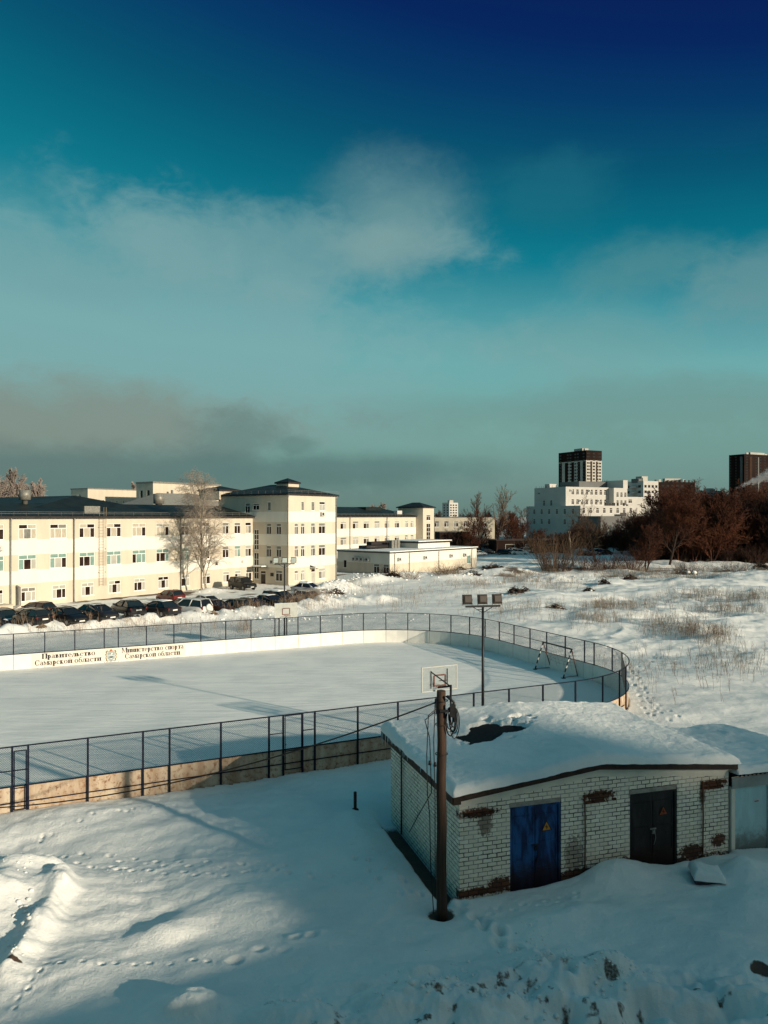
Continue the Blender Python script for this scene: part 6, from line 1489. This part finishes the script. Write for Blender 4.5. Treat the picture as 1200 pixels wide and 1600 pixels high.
# the wood on the right: one mass
def np_mesh(mbx): 
    v = np.array(mbx.v, dtype=np.float32); f = [list(q) for q in mbx.f]; return v, f
vars_ = []
for sd in range(5):
    T, C = grow(70 + sd, 14.5, .26, .62, 9, 4, 0, .10, .045, (12, 8, 6, 3), (.55, .52, .5, .5), .3, 1.0, 2, .12)
    n0 = len(T.v); T.v += C.v; T.f += [tuple(i + n0 for i in q) for q in C.f]
    quads = np.array([q for q in T.f if len(q) == 4], dtype=np.int32); vars_.append((np.array(T.v, dtype=np.float32), quads))
def mass(name, spots, m_, label, cat):
    vs, qs, n0 = [], [], 0
    for (x, y, z, s, rz, k) in spots:
        v, q = vars_[k % len(vars_)]; c, s_ = math.cos(rz), math.sin(rz)
        w = np.stack([(v[:, 0] * c - v[:, 1] * s_) * s + x, (v[:, 0] * s_ + v[:, 1] * c) * s + y, v[:, 2] * s + z], 1); vs.append(w); qs.append(q + n0); n0 += len(v)
    V = np.concatenate(vs); Q = np.concatenate(qs)
    me = bpy.data.meshes.new(name); me.vertices.add(len(V)); me.vertices.foreach_set('co', V.ravel().astype(np.float32)); me.loops.add(Q.size); me.loops.foreach_set('vertex_index', Q.ravel())
    me.polygons.add(len(Q)); me.polygons.foreach_set('loop_start', np.arange(0, Q.size, 4, dtype=np.int32)); me.update(calc_edges=True); me.materials.append(m_)
    return tag(link(name, me), label, cat, kind='stuff')
r_ = random.Random(9); spots = []
for k in range(112):
    px = r_.uniform(1055, 1340); Y = 160 + 110 * r_.random() ** 1.4; top = 778 - 8 * math.sin(px * .05) + r_.uniform(-8, 12)
    H = (HZ - top) * Y / FPX + 10; x, y, z = at_depth(px, Y); spots.append((x, y, z, H / 14.5, r_.uniform(0, 6.28), k))
for k in range(14):
    px = r_.uniform(985, 1060); Y = r_.uniform(200, 275); H = r_.uniform(8, 11); x, y, z = at_depth(px, Y); spots.append((x, y, z, H / 14.5, r_.uniform(0, 6.28), k))
mass('bare_wood', spots, M_twig, 'dense dark red-brown bare wood filling the right side', 'wood')
spots = []
for k in range(46):
    px = r_.uniform(690, 1000); Y = r_.uniform(235, 330) if px < 830 else r_.uniform(200, 262); H = r_.uniform(6, 11.5) if px < 830 else (r_.uniform(3.5, 6.5) if px < 890 else r_.uniform(4.5, 8.0)); x, y, z = at_depth(px, Y); spots.append((x, y, z, H / 14.5, r_.uniform(0, 6.28), k))
mass('bare_thicket', spots, M_twig, 'brown thicket round the foot of the white stepped building', 'thicket')
spots = []
for k in range(90):
    px = r_.uniform(-250, 1450); Y = r_.uniform(520, 900); H = r_.uniform(9, 15); x, y, z = at_depth(px, Y); spots.append((x, y, 0, H / 14.5 * 1.0, r_.uniform(0, 6.28), k))
mass('distant_wood', spots, M_bark, 'dark tree line along the horizon', 'wood')
# shrubs
def shrub(seed, H, W_, n=60, tw=.012, sub=5):
    r = random.Random(seed); T, C = MB(), MB()
    for k in range(n):
        a = r.uniform(0, 6.28); rr = r.random() ** .5 * W_ * .35; b_ = Vector((rr * math.cos(a), rr * math.sin(a), -.1)); tip = Vector((b_.x * 2.4 + r.gauss(0, W_ * .12), b_.y * 2.4 + r.gauss(0, W_ * .12), H * r.uniform(.55, 1.0)))
        mid = b_.lerp(tip, .5) + Vector((r.gauss(0, .08 * W_), r.gauss(0, .08 * W_), .05)); (T if k % 4 == 0 else C).tube([b_, mid, tip], [tw * 1.6, tw, tw * .5], 3, 0, False, False)
        for j in range(sub):
            f = r.uniform(.3, 1); p = b_.lerp(mid, f * 2) if f < .5 else mid.lerp(tip, f * 2 - 1); q = p + Vector((r.gauss(0, .2), r.gauss(0, .2), r.uniform(.15, .5))) * (.35 * H ** .7); C.tube([p, q], [tw * .7, tw * .4], 3, 0, False, False)
    return T, C
for i, (px, py, H, W_, n, m_, lab) in enumerate(((868, 893, 7.2, 7.5, 330, M_twig2, 'large pale brown bush in front of the white stepped building'), (826, 900, 1.2, 2.2, 40, M_weed, 'small dry bush left of the large pale brown one'), (945, 893, 3.2, 5.0, 150, M_twig, 'low red-brown bush under the forked bare tree'), (985, 893, 4.0, 5, 160, M_twig, 'red-brown bush left of the short leaning tree'), (915, 893, 2.6, 4, 100, M_twig, 'reddish low bush beside the dead trunk'),
        (1075, 893, 2.2, 4, 90, M_brush, 'dark twiggy bush in front of the big red-brown tree'), (1150, 896, 2.0, 6, 100, M_brush, 'dark low bush before the wood near the right edge'), (470, 947, 1.7, 2.6, 80, M_weed, 'dry pale bush in front of the grey hatchback'), (500, 944, 1.6, 2.2, 70, M_weed, 'dry bush right of the grey hatchback'), (610, 903, 1.8, 3.2, 90, M_brush, 'dark dry bush before the corner of the low annex'),
        (640, 908, 1.5, 3.5, 90, M_weed, 'pale dry bush before the annex wall'), (690, 905, 1.4, 3, 80, M_weed, 'thin dry bush under the annex wall units'), (705, 900, 2.0, 3.2, 80, M_brush, 'dark bush before the right part of the annex'))):
    T, C = shrub(100 + i, H, W_, n, .016 if H > 2.4 else .011)
    t = empty('bush', ground_at(px, py), i, lab, 'bush', 'bare bushes'); T.build('stem', M_bark, t); C.build('twigs', m_, t)
# low undergrowth at the foot of the wood
vars_ = []
for sd in range(3):
    T, C = shrub(300 + sd, 3.2, 4.5, 130, .03, 5); n0 = len(T.v); T.v += C.v; T.f += [tuple(i + n0 for i in q) for q in C.f]
    vars_.append((np.array(T.v, dtype=np.float32), np.array([q for q in T.f if len(q) == 4], dtype=np.int32)))
r_ = random.Random(19); spots = []
for k in range(150):
    px = r_.uniform(1000, 1330) if k < 110 else r_.uniform(690, 1000); Y = r_.uniform(158, 240) if k < 110 else r_.uniform(205, 260); x, y, z = at_depth(px, Y); spots.append((x, y, z, r_.uniform(.6, 1.35), r_.uniform(0, 6.28), k))
mass('undergrowth', spots, mat('undergrowth_twigs', (.030, .012, .007), .95, .15, .3), 'dark undergrowth along the foot of the bare wood', 'undergrowth')
# heaps of cut branches
def brush_heap(seed, W_, H, n=120):
    r = random.Random(seed); q, s = MB(), MB()
    for k in range(n):
        a = r.uniform(0, 6.28); rr = r.random() ** .6 * W_ * .5; z = H * (1 - rr / (W_ * .5)) * r.uniform(.2, 1.1); c = Vector((rr * math.cos(a), rr * math.sin(a) * .7, z)); d = Vector((r.gauss(0, 1), r.gauss(0, 1), r.gauss(0, .35))).normalized() * r.uniform(.3, 1.0) * W_ * .28
        q.tube([c - d, c + Vector((0, 0, .1)), c + d], [.02, .035, .012], 3, 0, False, False)
    for k in range(7):
        a = r.uniform(0, 6.28); c = Vector((r.gauss(0, W_ * .2), r.gauss(0, W_ * .12), H * .35)); n_ = 7; rad = W_ * r.uniform(.06, .12)
        s.loft([[(c.x + rad * f * math.cos(6.283 * j / n_), c.y + rad * f * math.sin(6.283 * j / n_), c.z + rad * z_) for j in range(n_)] for f, z_ in ((.5, -.6), (1.1, -.1), (.8, .5), (.15, .75))])
    return q, s
for i, (px, py, W_, H, lab) in enumerate(((772, 897, 4.2, 1.5, 'dark heap of cut branches right of the annex'), (738, 902, 3.2, 1.0, 'reddish brush heap below the annex door'), (805, 930, 2.6, .7, 'small dark brush heap in the middle of the waste ground'), (820, 928, 1.6, .8, 'dark stump-like heap right of the small brush heap'), (945, 915, 1.8, 1.3, 'dark tuft of brush standing alone right of centre'), (920, 924, 1.6, .5, 'flat dark scrap left of the tuft of brush'), (1190, 890, 4.5, 1.6, 'dark heap of branches at the right edge before the wood'), (868, 955, 2.2, .5, 'dark bank of twigs showing through the snow below centre'),
        (614, 908, 2.4, .8, 'dark brush in the snow rubble before the annex corner'), (525, 930, 2.0, .7, 'twiggy debris in the snow heap by the tower'), (66, 992, .8, .3, 'dry grass tuft on the snow bank behind the fence at left'), (243, 972, 1.0, .45, 'dry tuft on the snow bank below the snow-roofed saloon'), (335, 968, .9, .3, 'dry tuft on the snow bank right of the white off-roader'), (1070, 898, 4, .9, 'dark low brush before the big red-brown tree'), (985, 905, 3, .8, 'brown scrub in front of the short leaning tree'), (720, 890, 2.2, .7, 'brown scrub at the right end of the annex'))):
    q, s = brush_heap(200 + i, W_, H, 130 if W_ > 1.2 else 50); t = empty('brush_heap', ground_at(px, py), i * .7, lab, 'brush', 'brush heaps on the snow'); q.build('branches', M_brush if W_ > 1.2 else M_weed, t); s.build('clods', MATS['trodden_snow'] if i % 2 else mat('dark_soil', (.03, .018, .012), .95, .2, 4), t)
# dry weeds: countless stalks over the waste ground
q = MB(); r_ = random.Random(31)
pat = [(940, 950, 24, 10, 90), (985, 955, 44, 12, 120), (1030, 985, 26, 8, 90), (1075, 990, 22, 8, 90), (1120, 1000, 26, 10, 110), (1130, 960, 60, 7, 150), (1090, 935, 60, 6, 180), (1170, 940, 40, 8, 160), (820, 905, 40, 6, 200), (870, 915, 50, 6, 120), (960, 893, 50, 6, 420), (1000, 900, 60, 5, 300), (1080, 905, 60, 5, 260), (740, 915, 50, 6, 90), (640, 935, 60, 14, 50), (700, 930, 60, 12, 40), (620, 950, 40, 8, 20), (560, 925, 40, 8, 40), (470, 950, 60, 7, 180), (390, 960, 40, 5, 60), (380, 985, 12, 4, 25), (230, 985, 160, 10, 120), (830, 960, 90, 12, 110), (1050, 1050, 90, 40, 60), (930, 975, 40, 8, 90), (1150, 1040, 60, 18, 60), (1100, 890, 110, 5, 380), (700, 900, 30, 4, 160), (60, 990, 60, 5, 50)]
for (px, py, sx, sy, n) in pat:
    for k in range(int(n * 1.5)):
        X_ = px + r_.gauss(0, sx * .6); Yp = py + r_.gauss(0, sy * .6)
        if Yp < 850: continue
        x, y = P(X_, Yp)
        if inside_rink(np.array([x]), np.array([y]))[0] < .5: continue
        q.v and None
        pat_h = r_.uniform(.35, 1.15); base = (x, y); q.f; 
        q_l = (x, y, pat_h); 
        mass_pts = q_l
        TUFT = globals().setdefault('TUFTS', []); TUFT.append(q_l)
xy = np.array(TUFTS); zz_ = height(xy[:, 0].copy(), xy[:, 1].copy())
for (x, y, h), z in zip(TUFTS, zz_):
    for j in range(2):
        lean = (r_.gauss(0, .22) * h, r_.gauss(0, .22) * h); p0 = (x + r_.gauss(0, .12), y + r_.gauss(0, .12), z - .05); p1 = (p0[0] + lean[0], p0[1] + lean[1], z + h)
        q.tube([p0, p1], [.009, .006], 3, 0, False, False)
        if h > .6:
            for s in range(2): f = r_.uniform(.45, .9); a = tuple(p0[i] + (p1[i] - p0[i]) * f for i in range(3)); q.tube([a, (a[0] + r_.gauss(0, .14), a[1] + r_.gauss(0, .14), a[2] + r_.uniform(.08, .25))], [.006, .004], 3, 0, False, False)
tag(q.build('dry_weeds', M_weed, None), 'dry pale weeds poking through the snow of the waste ground', 'dry weeds', kind='stuff')
# snow rubble: lumps in the ploughed heaps
q = MB(); r_ = random.Random(77)
def lump(x, y, z, s):
    n = 7; ph = r_.uniform(0, 6); rr = [r_.uniform(.7, 1.25) for _ in range(n)]
    q.loft([[(x + s * f * rr[j] * math.cos(6.283 * j / n + ph), y + s * f * rr[j] * math.sin(6.283 * j / n + ph), z + s * z_) for j in range(n)] for f, z_ in ((.7, -.5), (1.05, -.05), (.85, .42), (.25, .68))], 0, True)
spots = []
for (px, py, sx, sy, n, s0, s1) in ((660, 1560, 80, 30, 70, .015, .06), (860, 1530, 60, 35, 60, .015, .06), (960, 1560, 45, 30, 60, .015, .06), (760, 1590, 80, 12, 80, .02, .08), (450, 1595, 30, 10, 40, .02, .08), (30, 1385, 50, 22, 16, .02, .07), (20, 1500, 18, 14, 14, .02, .07), (45, 1440, 16, 26, 22, .03, .10), (250, 1345, 200, 40, 50, .01, .03), (820, 1490, 40, 25, 60, .02, .06),
                                (590, 905, 45, 7, 190, .07, .30), (530, 928, 26, 10, 170, .06, .26), (300, 965, 240, 7, 260, .05, .18), (700, 902, 60, 5, 80, .08, .26), (325, 922, 22, 5, 40, .06, .2), (840, 900, 80, 6, 60, .08, .25), (1150, 893, 40, 5, 24, .1, .3), (560, 1320, 60, 20, 20, .015, .035)):
    for k in range(n):
        x, y = P(px + r_.gauss(0, sx * .6), py + r_.gauss(0, sy * .6))
        if inside_rink(np.array([x]), np.array([y]))[0] < .4: continue
        spots.append((x, y, r_.uniform(s0, s1) * r_.uniform(.5, 1)))
sp_ = np.array(spots); zz_ = height(sp_[:, 0].copy(), sp_[:, 1].copy())
for (x, y, s), z in zip(spots, zz_): lump(x, y, float(z) + s * .15, s)
tag(q.build('snow_rubble', snow_mat('rubble_snow', False, .5), None), 'clods of ploughed snow lying on the heaps', 'snow rubble', kind='stuff')
